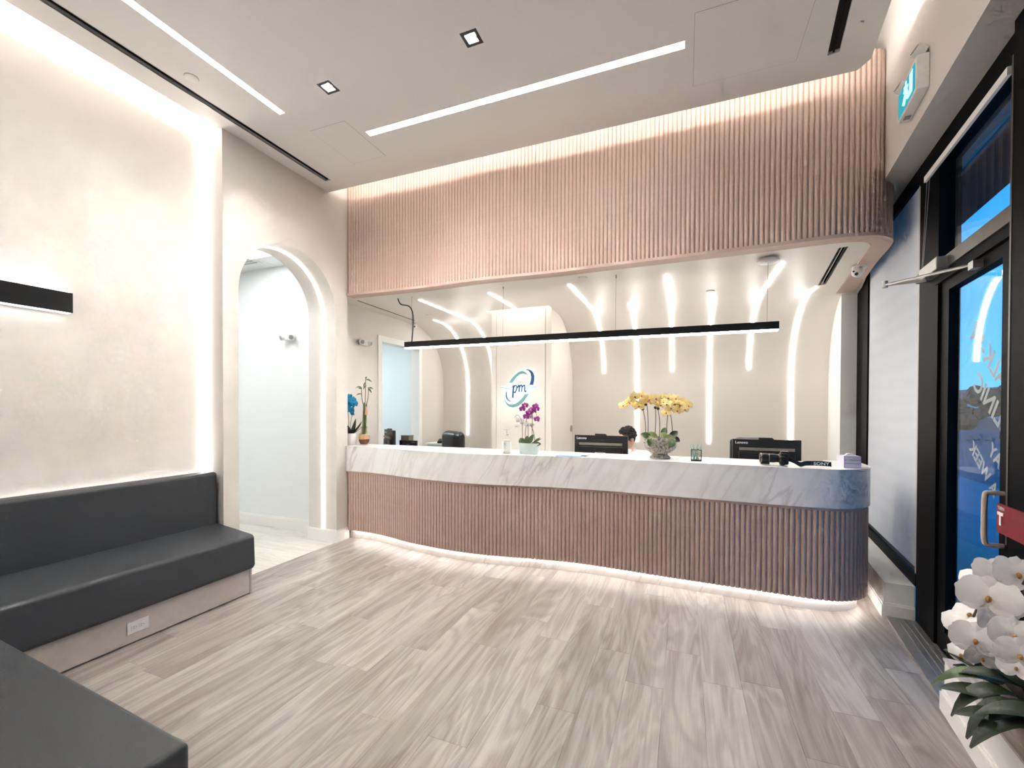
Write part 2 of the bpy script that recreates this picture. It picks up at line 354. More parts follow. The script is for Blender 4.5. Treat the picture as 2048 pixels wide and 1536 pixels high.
# ------------------------------------------------------------------ the setting
CZ = 3.83; RZ = 2.785; BY = 6.60; CR = 0.9
XL = -3.60
def build_shell():
    # floor
    fl = struct('floor', MB().box(-8.2, 3.0, -2.7, 7.2, -0.06, -0.008), 'seam_grey', 'pale greyed oak plank floor of the waiting room', 'floor')
    rnd = random.Random(3); W = 0.197; x = -0.098-18*W
    full = MB().box(0.0006, W-0.0006, 0.0006, 1.22-0.0006, -0.008, 0.0).mesh('plank')
    full.materials.append(MATS['plank_oak'])
    while x < 1.5:
        y = -2.6-rnd.random()*1.2
        while y < 4.25:
            x0, x1, y0, y1 = max(x, -3.6), min(x+W, 1.62), max(y, -2.6), min(y+1.22, 4.4)
            if x1-x0 > 0.02 and y1-y0 > 0.02:
                if x1-x0 > W-1e-4 and y1-y0 > 1.2199: obj('plank', full, None, fl, loc=(x, y, 0))
                else: obj('plank', MB().box(x0-x+0.0006, x1-x-0.0006, y0-y+0.0006, y1-y-0.0006, -0.008, 0), 'plank_oak', fl, loc=(x, y, 0))
            y += 1.22
        x += W
    y = 1.2
    while y < 4.0:                                   # the hall beyond the arch: paler boards laid across
        x = -8.0-rnd.random()
        while x < -3.6:
            x0, x1 = max(x, -8.0), min(x+1.22, -3.602)
            if x1-x0 > 0.02: obj('plank', MB().box(x0-x+0.0006, x1-x-0.0006, 0.0006, 0.196, -0.008, 0), 'hall_oak', fl, loc=(x, y, 0))
            x += 1.22
        y += W
    # left wall: recessed panel behind the bench, then the thick arch wall
    wl = MB().box(-4.0, -3.82, -2.7, 2.525, 0, 4.4)
    struct('wall_left', wl, 'wall_paint', 'warm beige recessed wall behind the long bench', 'wall')
    aw = struct('wall_arch', MB().box(-4.0, XL, 2.52, 3.975, 0, 4.4), 'wall_paint', 'beige wall with a tall round-headed archway', 'wall')
    ac = [(2.658, -0.1), (3.80, -0.1), (3.80, 2.511)]+[(3.229+0.571*math.cos(R(a)), 2.511+0.571*math.sin(R(a))) for a in range(4, 180, 4)]+[(2.658, 2.511)]
    cut(aw, [MB().prism(ac, -4.2, -3.4, 'x')])
    # baseboard of the arch pier and the hall
    bb = MB().box(-4.012, XL+0.014, 3.786, 3.985, 0, 0.125).box(-4.010, XL+0.008, 3.790, 3.98, 0.125, 0.135)
    struct('baseboard_arch', bb, 'trim_white', 'white baseboard wrapped round the arch pier', 'baseboard')
    bh = MB().box(-8.0, -4.012, 4.006, 4.022, 0, 0.115).box(-8.0, -4.012, 4.010, 4.022, 0.115, 0.13)
    struct('baseboard_hall', bh, 'trim_white', 'white baseboard along the hall beyond the archway', 'baseboard')
    # hall behind the arch
    struct('wall_hall', MB().box(-8.0, -4.0, 4.02, 4.08, 0, 4.4).box(-8.1, -8.0, 0.6, 4.08, 0, 4.4).box(-8.0, -4.0, 0.6, 0.7, 0, 4.4), 'hall_paint', 'cool white hall wall seen through the archway', 'wall')
    ch = struct('ceiling_hall', MB().box(-8.0, -4.0, 0.6, 4.05, 3.263, 3.30), 'hall_paint', 'white tiled hall ceiling beyond the archway', 'ceiling')
    for i in range(6):
        obj('grid_bar', MB().box(-8.0+i*0.61+0.2, -8.0+i*0.61+0.224, 0.7, 4.02, 3.258, 3.264), 'trim_white', ch)
    for i in range(5): obj('grid_bar', MB().box(-8.0, -4.0, 1.14+i*0.61, 1.164+i*0.61, 3.257, 3.264), 'trim_white', ch)
    # reception side of the left wall with its doorway, and the blue-grey room behind
    XR = -3.88
    wr = struct('wall_reception_left', MB().box(-4.0, XR, 3.97, 6.75, 0, 4.4), 'wall_paint', 'beige side wall behind the counter with a doorway', 'wall')
    cut(wr, [MB().box(-4.3, -3.5, 4.92, 5.84, -0.1, 2.42)])
    d = MB()
    for y0, y1 in ((4.85, 4.93), (5.83, 5.91)): d.box(-4.01, XR+0.016, y0, y1, 0, 2.49)
    d.box(-4.01, XR+0.016, 4.93, 5.83, 2.41, 2.49)
    struct('door_2', d, 'trim_white', 'white door casing of the doorway behind the counter', 'door frame')
    struct('wall_back_room', MB().box(-7.0, -6.9, 4.1, 7.0, 0, 3).box(-7.0, -4.0, 6.72, 6.8, 0, 3).box(-7, -4, 4.08, 4.14, 0, 3).box(-7, -4, 4.1, 6.8, 2.9, 3.0), 'blue_room_paint', 'blue grey wall of the room behind the doorway', 'wall')
    # back wall rolling over into the reception ceiling
    prof = [(BY, 0.0), (BY, RZ-CR)]+[(BY-CR+CR*math.cos(R(a)), RZ-CR+CR*math.sin(R(a))) for a in range(3, 91, 3)]
    ow = prof+[(BY-CR, RZ+0.2), (BY+0.2, RZ+0.2), (BY+0.2, 0)]
    struct('wall_back', MB().prism(ow, -3.9, 1.78, 'x'), 'satin_paint', 'curved beige back wall rolling over into the ceiling', 'wall', smooth=True)
    rc = struct('ceiling_reception', MB().prism([(-3.9, 4.02), (1.36, 4.02), (1.74, BY-CR), (-3.9, BY-CR)], RZ, RZ+0.25), 'satin_paint', 'satin beige ceiling over the reception counter', 'ceiling')
    sv = MB().prism([(-3.672, 4.2), (-3.642, 4.2), (-3.69, 5.47), (-3.72, 5.47)], RZ-0.1, RZ+0.1)
    rv = MB().prism([(1.135, 4.21), (1.195, 4.20), (1.347, 5.40), (1.281, 5.41)], RZ-0.1, RZ+0.1)
    cw = MB().box(-2.47, -1.59, 5.27, 5.45, RZ-0.1, RZ+0.18)
    cut(rc, [sv, rv, cw])
    struct('wall_back_upper', MB().box(-4.0, 2.4, 6.80, 6.86, 2.9, 4.45).box(1.9, 2.4, 6.70, 6.86, 0, 4.45), 'wall_paint', 'upper wall closing the void above the reception ceiling', 'wall')
    # column carrying the logo
    co = struct('column', MB().box(-2.375, -1.69, 5.44, 6.7, 0, 3.0), 'satin_paint', 'beige column behind the counter carrying the round logo', 'column')
    obj('corner_strip', MB().box(-2.452, -2.381, 5.446, 6.7, 0, 3.0), 'satin_paint', co)
    obj('corner_strip', MB().box(-1.684, -1.607, 5.446, 6.7, 0, 3.0), 'satin_paint', co)
    # main ceiling, its upper void
    def sx(s, y): return (s+y*math.sin(AR))/math.cos(AR)       # x of the line s = const at depth y
    poly = [(-3.64, -2.7), (sx(0.69, -2.7), -2.7), (sx(0.69, 3.60), 3.60), (sx(0.69, 3.60)-0.05, 3.69), (-3.60, 3.69), (-3.60, 2.53), (-3.64, 2.53)]
    ce = struct('ceiling', MB().prism(poly, CZ, CZ+0.03), 'ceiling_paint', 'flat warm white waiting room ceiling with inset lights', 'ceiling')
    cuts = [MB().box(-3.445, -3.385, -1.0, 3.498, CZ-0.05, CZ+0.05),                      # left air slot
            MB().box(-3.010, -2.955, -2.2, 2.575, CZ-0.05, CZ+0.05), MB().box(-2.522, -0.015, 3.0, 3.06, CZ-0.05, CZ+0.05)]
    cuts += [MB().box(cx-0.056, cx+0.056, 2.431, 2.545, CZ-0.05, CZ+0.05) for cx in (-1.263, -2.426)]
    cuts.append(MB().prism([(0.553, 1.0), (0.618, 1.0), (0.925, 3.455), (0.860, 3.468)], CZ-0.05, CZ+0.05))
    cut(ce, cuts)
    struct('ceiling_void', MB().box(-4.0, 2.4, -2.7, 6.8, 4.4, 4.45), 'ceiling_paint', 'upper ceiling above the cove slots', 'ceiling')
    struct('wall_near', MB().box(-8.2, 2.4, -2.8, -2.7, -0.06, 4.45), 'wall_paint', 'beige wall behind the viewer', 'wall')
    # street side, laid out along the street front
    wrt = struct('wall_right', MB().box(0.86, 1.30, -3.2, 7.3, 3.19, 4.45), 'wall_paint', 'beige bulkhead wall above the shop front glass', 'wall', rz=-AR)
    struct('wall_sill_far', MB().box(0.86, 1.03, 4.055, 5.9, 0, 0.25), 'wall_white', 'low white sill wall under the drawn blind', 'wall', rz=-AR)
    struct('wall_sill_near', MB().box(0.86, 1.03, -3.2, 2.93, 0, 0.25), 'wall_white', 'low white sill wall by the white orchids', 'wall', rz=-AR)
    struct('trim_1', MB().box(0.855, 1.03, -3.2, 2.935, 0.25, 0.262), 'whitewash', 'streaky whitewashed board capping the low sill by the orchids', 'sill', rz=-AR)
    bf = MB().box(0.846, 1.03, 4.041, 5.9, 0, 0.09).box(0.852, 1.03, 4.047, 5.9, 0.09, 0.105)
    struct('baseboard_right', bf, 'trim_white', 'white baseboard round the sill below the blind', 'baseboard', rz=-AR)
    bn = MB().box(0.846, 0.875, -3.2, 2.944, 0, 0.09).box(0.852, 0.875, -3.2, 2.938, 0.09, 0.105)
    struct('baseboard_near', bn, 'trim_white', 'white baseboard along the sill below the orchids', 'baseboard', rz=-AR)
    # pilaster and side wall at the right end of the reception
    struct('wall_pilaster', MB().prism([(1.612, 5.88), (1.815, 5.88), (2.1, 5.88), (2.1, 6.8), (1.70, 6.8)], 0, 3.0), 'wall_white', 'pale pilaster at the right end of the reception', 'wall')
build_shell()

# ------------------------------------------------------------------ reception desk, marble top, fluted header
DESK = [Vector(p) for p in spline([(-3.598, 3.966), (-3.3, 3.968), (-3.0, 3.922), (-2.65, 3.832), (-2.3, 3.782), (-2.0, 3.764), (-1.7, 3.78), (-1.3, 3.842), (-0.95, 3.882), (-0.6, 3.878), (-0.2, 3.85), (0.2, 3.832), (0.6, 3.812), (0.88, 3.805), (1.06, 3.832), (1.20, 3.925), (1.285, 4.06), (1.31, 4.24), (1.315, 4.45)], 10)]
HEAD = [Vector(p) for p in spline([(-3.60, 3.972), (-3.2, 3.982), (-2.8, 3.998), (-2.4, 3.998), (-1.95, 3.968), (-1.6, 3.978), (-1.2, 4.002), (-0.6, 3.988), (0, 3.98), (0.5, 3.974), (0.95, 3.95), (1.16, 3.956), (1.33, 4.015), (1.44, 4.14), (1.485, 4.35), (1.535, 4.75), (1.72, 5.88)], 10)]
TOP = 1.063; MBOT = 0.778; FBOT = 0.100
def flute_mesh(h, w=0.0360, d=0.0125, n=6):
    p = [(w*0.46*math.cos(math.pi*k/n), -d*math.sin(math.pi*k/n)) for k in range(n+1)]
    m = MB().prism([(-q[0], q[1]) for q in p], 0, h).mesh('flute'); m.materials.append(MATS['flute_taupe'])
    m.polygons.foreach_set('use_smooth', [len(q.vertices) == 4 for q in m.polygons]); m.set_sharp_from_angle(angle=R(50)); return m
def flutes(parent, curve, z0, h, step=0.0362):
    me = flute_mesh(h); cnt = 0
    for p, t in resample(curve, step)[1:]:
        if cnt >= 230: break
        obj('flute', me, None, parent, loc=(p.x, p.y, z0), rz=math.atan2(t.y, t.x)); cnt += 1
def build_desk():
    d = thing('reception_desk', 'long wavy reception desk clad in taupe fluted battens', 'desk')
    flutes(d, [p+Vector((0, 0)) for p in DESK], FBOT, MBOT-FBOT-0.022)
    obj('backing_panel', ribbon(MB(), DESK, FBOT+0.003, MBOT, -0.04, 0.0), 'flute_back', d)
    obj('top_rail', ribbon(MB(), DESK, MBOT-0.022, MBOT, -0.01, 0.010), 'flute_taupe', d)
    obj('toe_kick', ribbon(MB(), DESK, 0.0, FBOT+0.002, -0.12, -0.052), 'marble', d, label='white marble toe kick')
    obj('led_strip', ribbon(MB(), DESK[3:-8], FBOT-0.006, FBOT+0.001, -0.046, -0.034), 'toe_led', d, label='warm white light strip under the battens')
    obj('inner_panel', MB().box(-3.58, 1.28, 4.18, 4.22, 0.0, MBOT), 'laminate_beige', d)
    # marble top and fascia
    c = thing('marble_countertop', 'white veined marble counter top with deep fascia following the wavy desk', 'countertop')
    obj('fascia', ribbon(MB(), DESK, MBOT, TOP-0.012, -0.02, 0.022), 'marble', c)
    front = []
    n = len(DESK)
    for k, p in enumerate(DESK):
        t = (DESK[min(k+1, n-1)]-DESK[max(k-1, 0)]).normalized(); front.append((p.x+t.y*0.023, p.y-t.x*0.023))
    obj('top_slab', MB().prism(front+[(1.10, 4.45), (1.06, 4.29), (-3.6, 4.29)], TOP-0.012, TOP), 'marble', c)
    # fluted header above
    h = thing('fluted_header', 'taupe fluted header panel curving above the reception opening', 'wall panel')
    hb = 2.803
    flutes(h, HEAD, hb, 1.34)
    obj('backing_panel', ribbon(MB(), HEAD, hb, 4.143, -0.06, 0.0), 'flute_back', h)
    obj('bottom_rim', ribbon(MB(), HEAD, RZ-0.008, hb, -0.115, 0.016), 'flute_taupe', h)
    inner = [(1.205, 4.075), (1.29, 4.12), (1.345, 4.21), (1.38, 4.5), (1.552, 5.88)]
    outer = [(p.x, p.y) for p in HEAD if p.x > 1.44 and p.y > 4.13]
    obj('end_soffit', MB().prism([inner[0], (1.28, 4.0)]+outer+inner[::-1][:-1], RZ-0.009, RZ+0.01), 'flute_taupe', h)
build_desk()

# ------------------------------------------------------------------ light strips and lamps
def build_lights():
    # two recessed bars
    a = thing('linear_ceiling_light', 'long white light bar set along the left side of the ceiling', 'ceiling light', (-2.982, 0.19, CZ), group='recessed light bars in the main ceiling')
    obj('diffuser', MB().box(-0.027, 0.027, -2.38, 2.38, 0.002, 0.006), 'led_bar_long', a); obj('trough', MB().box(-0.03, 0.03, -2.4, 2.4, 0.006, 0.028), 'white_plastic', a)
    b = thing('linear_ceiling_light', 'white light bar across the ceiling parallel to the counter', 'ceiling light', (-1.268, 3.03, CZ), group='recessed light bars in the main ceiling')
    obj('diffuser', MB().box(-1.25, 1.25, -0.028, 0.028, 0.002, 0.006), 'led_bar', b); obj('trough', MB().box(-1.26, 1.26, -0.033, 0.033, 0.006, 0.028), 'white_plastic', b)
    # square downlights
    for cx, wh in ((-1.263, 'right one, above the light bar\'s middle'), (-2.426, 'left one, near the light bar\'s end')):
        t = thing('square_downlight', 'square black-trimmed downlight in the ceiling, the '+wh, 'downlight', (cx, 2.488, CZ), group='square downlights')
        fr = MB()
        for s in (-1, 1): fr.box(s*0.045-0.0115, s*0.045+0.0115, -0.0565, 0.0565, -0.002, 0.02); fr.box(-0.0335, 0.0335, s*0.045-0.0115, s*0.045+0.0115, -0.002, 0.02)
        obj('trim_ring', fr, 'black_plastic', t)
        obj('recess', MB().box(-0.056, 0.056, -0.056, 0.056, 0.024, 0.028), 'black_plastic', t)
        obj('lamp', MB().lathe([(0.026, 0.012), (0.026, 0.022)], 16), 'led_downlight', t)
    # air slots
    t = thing('air_slot', 'long black linear air slot along the left edge of the ceiling', 'air vent', (-3.415, 1.25, CZ), group='black linear air slots')
    obj('recess', MB().box(-0.03, 0.03, -2.25, 2.248, 0.022, 0.028), 'slot_black', t)
    obj('blade', MB().box(-0.004, 0.004, -2.24, 2.24, 0.004, 0.022), 'black_metal', t)
    obj('flange', MB().box(-0.036, -0.030, -2.25, 2.25, -0.002, 0.004).box(0.030, 0.033, -2.25, 2.25, -0.002, 0.004), 'alu_grey', t)
    t = thing('air_slot', 'black linear air slot at the right edge of the ceiling near the street front', 'air vent', (0, 0, 0), group='black linear air slots')
    obj('recess', MB().prism([(0.553, 1.0), (0.618, 1.0), (0.925, 3.455), (0.860, 3.468)], CZ+0.022, CZ+0.028), 'slot_black', t)
    obj('blade', MB().prism([(0.581, 1.0), (0.589, 1.0), (0.896, 3.455), (0.888, 3.458)], CZ+0.004, CZ+0.022), 'black_metal', t)
    t = thing('air_slot', 'thin black air slot in the reception ceiling beside the left wall', 'air vent', (0, 0, 0), group='black linear air slots')
    obj('recess', MB().prism([(-3.672, 4.2), (-3.642, 4.2), (-3.69, 5.47), (-3.72, 5.47)], RZ+0.002, RZ+0.012), 'slot_black', t)
    t = thing('air_slot', 'framed black air slot with fins in the reception ceiling at the right', 'air vent', (0, 0, 0), group='black linear air slots')
    obj('recess', MB().prism([(1.135, 4.21), (1.195, 4.20), (1.347, 5.40), (1.281, 5.41)], RZ+0.05, RZ+0.06), 'slot_black', t)
    obj('fin', MB().prism([(1.155, 4.21), (1.162, 4.21), (1.310, 5.39), (1.303, 5.39)], RZ+0.004, RZ+0.045), 'alu_grey', t)
    obj('fin', MB().prism([(1.176, 4.21), (1.181, 4.21), (1.331, 5.39), (1.326, 5.39)], RZ+0.004, RZ+0.045), 'black_metal', t)
    # cove strips hidden on top of the ceiling edges
    def cove(lbl, pts_fn):
        o = pts_fn(); tag(o, lbl, 'light strip', 'hidden cove light strips'); return o
    cove('hidden light strip in the cove above the fluted header', lambda: obj('cove_light', MB().box(-3.55, 1.05, 3.585, 3.600, CZ+0.03, CZ+0.040), 'cove_led'))
    cove('hidden light strip in the cove above the bench wall', lambda: obj('cove_light', MB().box(-3.55, -3.535, -2.6, 2.50, CZ+0.03, CZ+0.085), 'cove_led'))
    cove('hidden light strip in the cove above the exit sign', lambda: obj('cove_light', MB().box(0.60, 0.615, -2.6, 3.3, CZ+0.03, CZ+0.045), 'cove_led', rz=-AR))
    # halo of the bench niche: vertical edge light and the strip behind the backrest
    tag(obj('edge_light', MB().box(-3.816, -3.800, 2.494, 2.514, 0.9, 3.84), 'edge_led'), 'glowing vertical light line at the edge of the bench niche', 'light strip')
    tag(obj('edge_light', MB().box(-3.812, -3.797, -2.4, 2.49, 0.900, 0.915), 'edge_led'), 'glow line hidden behind the top of the bench backrest', 'light strip')
    # strip running round the arch reveal
    arc = [(-3.792, 3.797, 0.14+0.05*k) for k in range(0, 48)]+[(-3.792, 3.229+0.568*math.cos(R(a)), 2.511+0.568*math.sin(R(a))) for a in range(0, 181, 4)]+[(-3.792, 2.661, 2.511-0.05*k) for k in range(1, 48)]
    tn = []
    for i, p in enumerate(arc):
        if i < 48: tn.append((0, -0.006, 0))
        elif i < 48+46: a = R((i-48)*4); tn.append((0, -0.006*math.cos(a), -0.006*math.sin(a)))
        else: tn.append((0, 0.006, 0))
    tag(obj('arch_light', MB().strip(arc, (0.016, 0, 0), tn), 'led_arch'), 'white light line following the inside of the archway', 'light strip')
    # nine strips that run over the ceiling and down the back wall
    spec = [(-3.41, 5.52, 1.05, 'short one nearest the left doorway'), (-2.935, 4.43, 2.02, 'long one left of the logo column'), (-2.035, 4.44, None, 'straight one running to the logo column'),
            (-1.125, 4.45, 2.02, 'long one right of the column'), (-0.645, 5.52, 1.02, 'low one behind the yellow orchid'), (-0.17, 4.45, 2.02, 'long one above the yellow orchid'),
            (0.31, 5.52, 1.02, 'low one right of the yellow orchid'), (0.79, 4.44, 2.02, 'long one above the right monitor'), (1.277, 5.47, 1.05, 'rightmost one beside the framed air slot')]
    for x, ys, ze, lab in spec:
        pts, nv = [], []
        if ze is None: pts = [(x, ys, RZ), (x, 5.265, RZ)]; nv = [(0, 0, -0.007)]*2
        else:
            if ys < BY-CR:
                pts += [(x, ys, RZ), (x, BY-CR, RZ)]; nv += [(0, 0, -0.007)]*2
            for a in range(87, -1, -3): pts.append((x, BY-CR+CR*math.cos(R(a)), RZ-CR+CR*math.sin(R(a)))); nv.append((0, -0.007*math.cos(R(a)), -0.007*math.sin(R(a))))
            if ze < RZ-CR: pts.append((x, BY, ze)); nv.append((0, -0.007, 0))
            else:
                amin = math.degrees(math.asin((ze-(RZ-CR))/CR)); keep = [i for i, p in enumerate(pts) if p[2] >= ze-0.02]
                pts = [pts[i] for i in keep]; nv = [nv[i] for i in keep]
        tag(obj('curved_light_strip', MB().strip(pts, (0.015, 0, 0), nv), 'led_curve'), 'white light strip curving from ceiling to back wall, '+lab, 'light strip', 'curved light strips of the reception')
    # wash light above the column
    tag(obj('cove_light', MB().box(-2.44, -1.62, 5.275, 5.29, RZ+0.10, RZ+0.12), 'edge_led'), 'hidden light strip washing the top of the logo column', 'light strip', 'hidden cove light strips')
    # wall sconce
    s = thing('wall_sconce', 'long black linear wall lamp glowing up and down on the left wall', 'wall lamp', (-3.82, 0.72, 2.18))
    obj('housing', MB().box(0.03, 0.085, -0.9, 0.895, -0.064, 0.066), 'black_metal', s, bevel=0.002)
    obj('mount', MB().box(0.0, 0.03, -0.85, 0.85, -0.02, 0.02), 'black_metal', s)
    obj('diffuser', MB().box(0.035, 0.08, -0.89, 0.885, 0.066, 0.070), 'led_sconce', s); obj('diffuser', MB().box(0.035, 0.08, -0.89, 0.885, -0.068, -0.064), 'led_sconce', s)
    # pendant over the counter
    p = thing('linear_pendant', 'long black linear pendant lamp hanging over the counter', 'pendant lamp', (-1.145, 4.285, 2.212))
    p.rotation_euler = (0, R(0.38), 0)
    obj('housing', MB().box(-1.88, 1.88, -0.03, 0.03, -0.024, 0.040), 'black_metal', p)
    obj('diffuser', MB().box(-1.875, 1.875, -0.027, 0.027, -0.038, -0.024), 'led_white', p)
    for x in (-1.80, -0.655, 0.52, 1.795): obj('cable', MB().tube([(x, 0, 0.04), (x*1.0, 0, 0.570-x*0.0066)], 0.0016, 5), 'steel_grey', p)
    for x in (-1.80, -0.655, 0.52): obj('cable_grip', MB().tube([(x, 0, 0.545-x*0.0066), (x, 0, 0.578-x*0.0066)], 0.006, 8), 'steel_grey', p)
    obj('canopy', MB().lathe([(0.07, -0.018), (0.085, -0.010), (0.085, 0.004)], 28, (1.795, 0, 0.566)), 'white_plastic', p, smooth=True)
    cord = spline([(-1.80, 0, 0.03), (-1.79, 0, 0.10), (-1.78, 0, 0.25), (-1.79, 0, 0.38), (-1.84, 0, 0.455), (-1.96, 0.01, 0.49), (-2.0, 0.01, 0.56), (-2.005, 0.01, 0.595)], 6)
    obj('power_cord', MB().tube(cord, 0.007, 8), 'black_plastic', p, smooth=True)
    # hall panel light
    h = thing('ceiling_panel_light', 'square white light panel in the hall ceiling beyond the archway', 'ceiling light', (-4.75, 3.40, 3.258))
    obj('diffuser', MB().box(-0.29, 0.36, -0.29, 0.29, -0.004, 0.0), 'led_cool', h); obj('frame', MB().box(-0.31, 0.38, -0.31, 0.31, -0.002, 0.004), 'trim_white', h)
    h = thing('ceiling_panel_light', 'second white light panel further down the hall ceiling', 'ceiling light', (-6.2, 2.2, 3.258))
    obj('diffuser', MB().box(-0.29, 0.29, -0.59, 0.59, -0.004, 0.0), 'led_cool', h); obj('frame', MB().box(-0.31, 0.31, -0.61, 0.61, -0.002, 0.004), 'trim_white', h)
    h = thing('ceiling_panel_light', 'light panel in the ceiling of the blue grey back room', 'ceiling light', (-5.4, 5.2, 2.895))
    obj('diffuser', MB().box(-0.3, 0.3, -0.3, 0.3, -0.004, 0.0), 'led_room', h); obj('frame', MB().box(-0.32, 0.32, -0.32, 0.32, -0.002, 0.004), 'trim_white', h)
build_lights()

# ------------------------------------------------------------------ street front (laid out along the street line)
def build_street():
    Z1 = 3.19
    w = thing('window_1', 'black framed shop window behind the drawn white blind', 'window', rz=-AR, kind='structure')
    obj('jamb', MB().box(1.03, 1.12, 5.56, 6.15, 0.0, Z1), 'frame_black', w); obj('jamb', MB().box(1.05, 1.12, 4.06, 4.11, 0.25, Z1), 'frame_black', w)
    obj('bottom_rail', MB().box(1.032, 1.12, 4.06, 5.58, 0.25, 0.335), 'frame_black', w); obj('top_rail', MB().box(1.03, 1.12, 4.06, 5.6, 3.09, Z1), 'frame_black', w)
    obj('glass_pane', MB().box(1.088, 1.094, 4.1, 5.58, 0.33, 3.1), 'clear_glass', w)
    b = thing('roller_blind', 'white roller blind drawn down over the window beside the counter', 'blind', rz=-AR)
    obj('fabric', MB().box(1.044, 1.046, 4.088, 5.565, 0.37, 3.075), 'blind_fabric', b); obj('bottom_bar', MB().box(1.038, 1.05, 4.088, 5.565, 0.35, 0.372), 'black_metal', b)
    obj('side_channel', MB().box(1.036, 1.052, 4.062, 4.088, 0.34, 3.08), 'laminate_beige', b)
    d = thing('door_1', 'black framed glass entrance door with transom above', 'door', rz=-AR, kind='structure')
    obj('frame_post', MB().box(1.035, 1.14, 3.71, 4.056, 0, Z1), 'frame_black', d); obj('frame_post', MB().box(1.0, 1.14, 2.30, 2.73, 0, Z1), 'frame_black', d)
    obj('post_reflection', MB().box(0.998, 1.03, 2.73, 2.745, 0.9, 3.05), 'bronze_and_reflection', d)  # warm reflection along the post, put in as a brown strip
    obj('header_bar', MB().box(1.03, 1.14, 2.70, 3.75, 2.29, 2.42), 'frame_black', d); obj('header_edge', MB().box(1.018, 1.03, 2.73, 3.72, 2.345, 2.42), 'bronze_and_reflection', d)
    obj('top_rail', MB().box(1.03, 1.14, 2.3, 4.06, 3.06, Z1), 'frame_black', d)
    obj('door_stile', MB().box(1.05, 1.10, 3.585, 3.705, 0.01, 2.29), 'frame_black', d); obj('door_stile', MB().box(1.05, 1.10, 2.74, 2.945, 0.01, 2.29), 'frame_black', d)
    obj('door_rail', MB().box(1.05, 1.10, 2.94, 3.59, 2.225, 2.29), 'frame_black', d); obj('door_rail', MB().box(1.05, 1.10, 2.94, 3.59, 0.01, 0.14), 'frame_black', d)
    gp = obj('glass_pane', MB().box(1.073, 1.079, 2.94, 3.59, 0.13, 2.23), 'clear_glass', d)
    obj('transom_pane', MB().box(1.073, 1.079, 2.72, 3.72, 2.41, 3.07), 'clear_glass', d)
    obj('threshold', MB().box(0.87, 1.14, 2.75, 4.04, 0.0, 0.012), 'alu_grey', d)
    for k in range(5): obj('threshold_rib', MB().box(0.93+k*0.035, 0.937+k*0.035, 2.76, 4.03, 0.012, 0.016), 'steel_grey', d)
    hd = spline([(1.05, 2.90, 1.105), (1.0, 2.90, 1.105), (0.985, 2.90, 1.09), (0.983, 2.90, 0.98), (0.985, 2.90, 0.875), (1.0, 2.90, 0.858), (1.05, 2.90, 0.858)], 6)
    obj('pull_handle', MB().tube(hd, 0.011, 10), 'laminate_beige', d, smooth=True, label='pale pull handle')
    rs = obj('lock_plate', MB().box(0.990, 1.0, 2.50, 2.80, 0.945, 1.075), 'red_sign', d, label='red lock plate with a white letter T')
    def flip(me, name, mat, par, s, t, z, ang=0.0, side=1, sx=1.0):
        """lettering on the glass plane: side=1 reads from the street, -1 from the room"""
        o = obj(name, me, mat, par); X = Vector((0, side, 0)); Z = Vector((0, 0, 1)); Nn = X.cross(Z)
        X2 = X*math.cos(ang)+Z*math.sin(ang); Y2 = Z*math.cos(ang)-X*math.sin(ang)
        o.matrix_local = Matrix(((X2.x*sx, Y2.x, Nn.x, s), (X2.y*sx, Y2.y, Nn.y, t), (X2.z*sx, Y2.z, Nn.z, z), (0, 0, 0, 1))); return o
    flip(text_mesh('T', 0.075, 0.001, bold=0.004), 'lettering', 'paper', rs, 0.988, 2.785, 0.985, 0, -1)
    flip(text_mesh('TURN', 0.022, 0.0005), 'lettering', 'paper', rs, 0.989, 2.79, 1.05, 0, -1)
    for body, size, t, z, ang in (('WALK-IN', 0.155, 2.90, 1.48, 41), ('CLINIC', 0.15, 2.965, 1.34, 37), ('DAY', 0.10, 2.985, 1.165, 33), ('A WEEK', 0.10, 3.09, 1.055, 38)):
        flip(text_mesh(body, size, 0.0005, bold=0.0025), 'lettering', 'letter_frost', gp, 1.082, t, z, R(ang), 1)
    # door closer with its elbow reaching into the room
    c = thing('door_closer', 'bronze door closer with a folded arm above the entrance door', 'door closer', rz=-AR)
    obj('body', MB().box(0.965, 1.03, 3.50, 3.80, 2.335, 2.41), 'alu_grey', c, bevel=0.006); obj('end_cap', MB().box(0.972, 1.028, 3.80, 3.90, 2.34, 2.40), 'bronze_and_reflection', c, bevel=0.01)
    obj('arm', MB().tube([(0.985, 3.72, 2.325), (0.80, 3.83, 2.345)], 0.011, 8), 'alu_grey', c); obj('arm', MB().tube([(0.80, 3.83, 2.345), (1.03, 3.17, 2.26)], 0.009, 8), 'alu_grey', c)
    obj('knuckle', MB().tube([(0.80, 3.83, 2.325), (0.80, 3.83, 2.37)], 0.016, 10), 'alu_grey', c); obj('bracket', MB().box(1.01, 1.05, 3.14, 3.20, 2.235, 2.275), 'alu_grey', c)
    r = thing('shade_rail', 'thin white shade rail with hanging cords above the entrance door', 'blind', rz=-AR)
    obj('rail', MB().box(0.985, 1.0, 2.75, 3.80, 2.975, 3.012), 'trim_white', r)
    for k in (0, 0.05): obj('cord', MB().tube([(1.0, 3.80-k, 2.98), (1.0, 3.84-k*0.6, 2.66), (1.0, 3.88-k*0.4, 2.40)], 0.002, 5), 'steel_grey', r)
    w2 = thing('window_2', 'black framed shop window beside the viewer', 'window', rz=-AR, kind='structure')
    obj('jamb', MB().box(1.03, 1.12, -3.2, -3.1, 0.25, Z1), 'frame_black', w2); obj('mullion', MB().box(1.03, 1.12, 0.3, 0.38, 0.25, Z1), 'frame_black', w2)
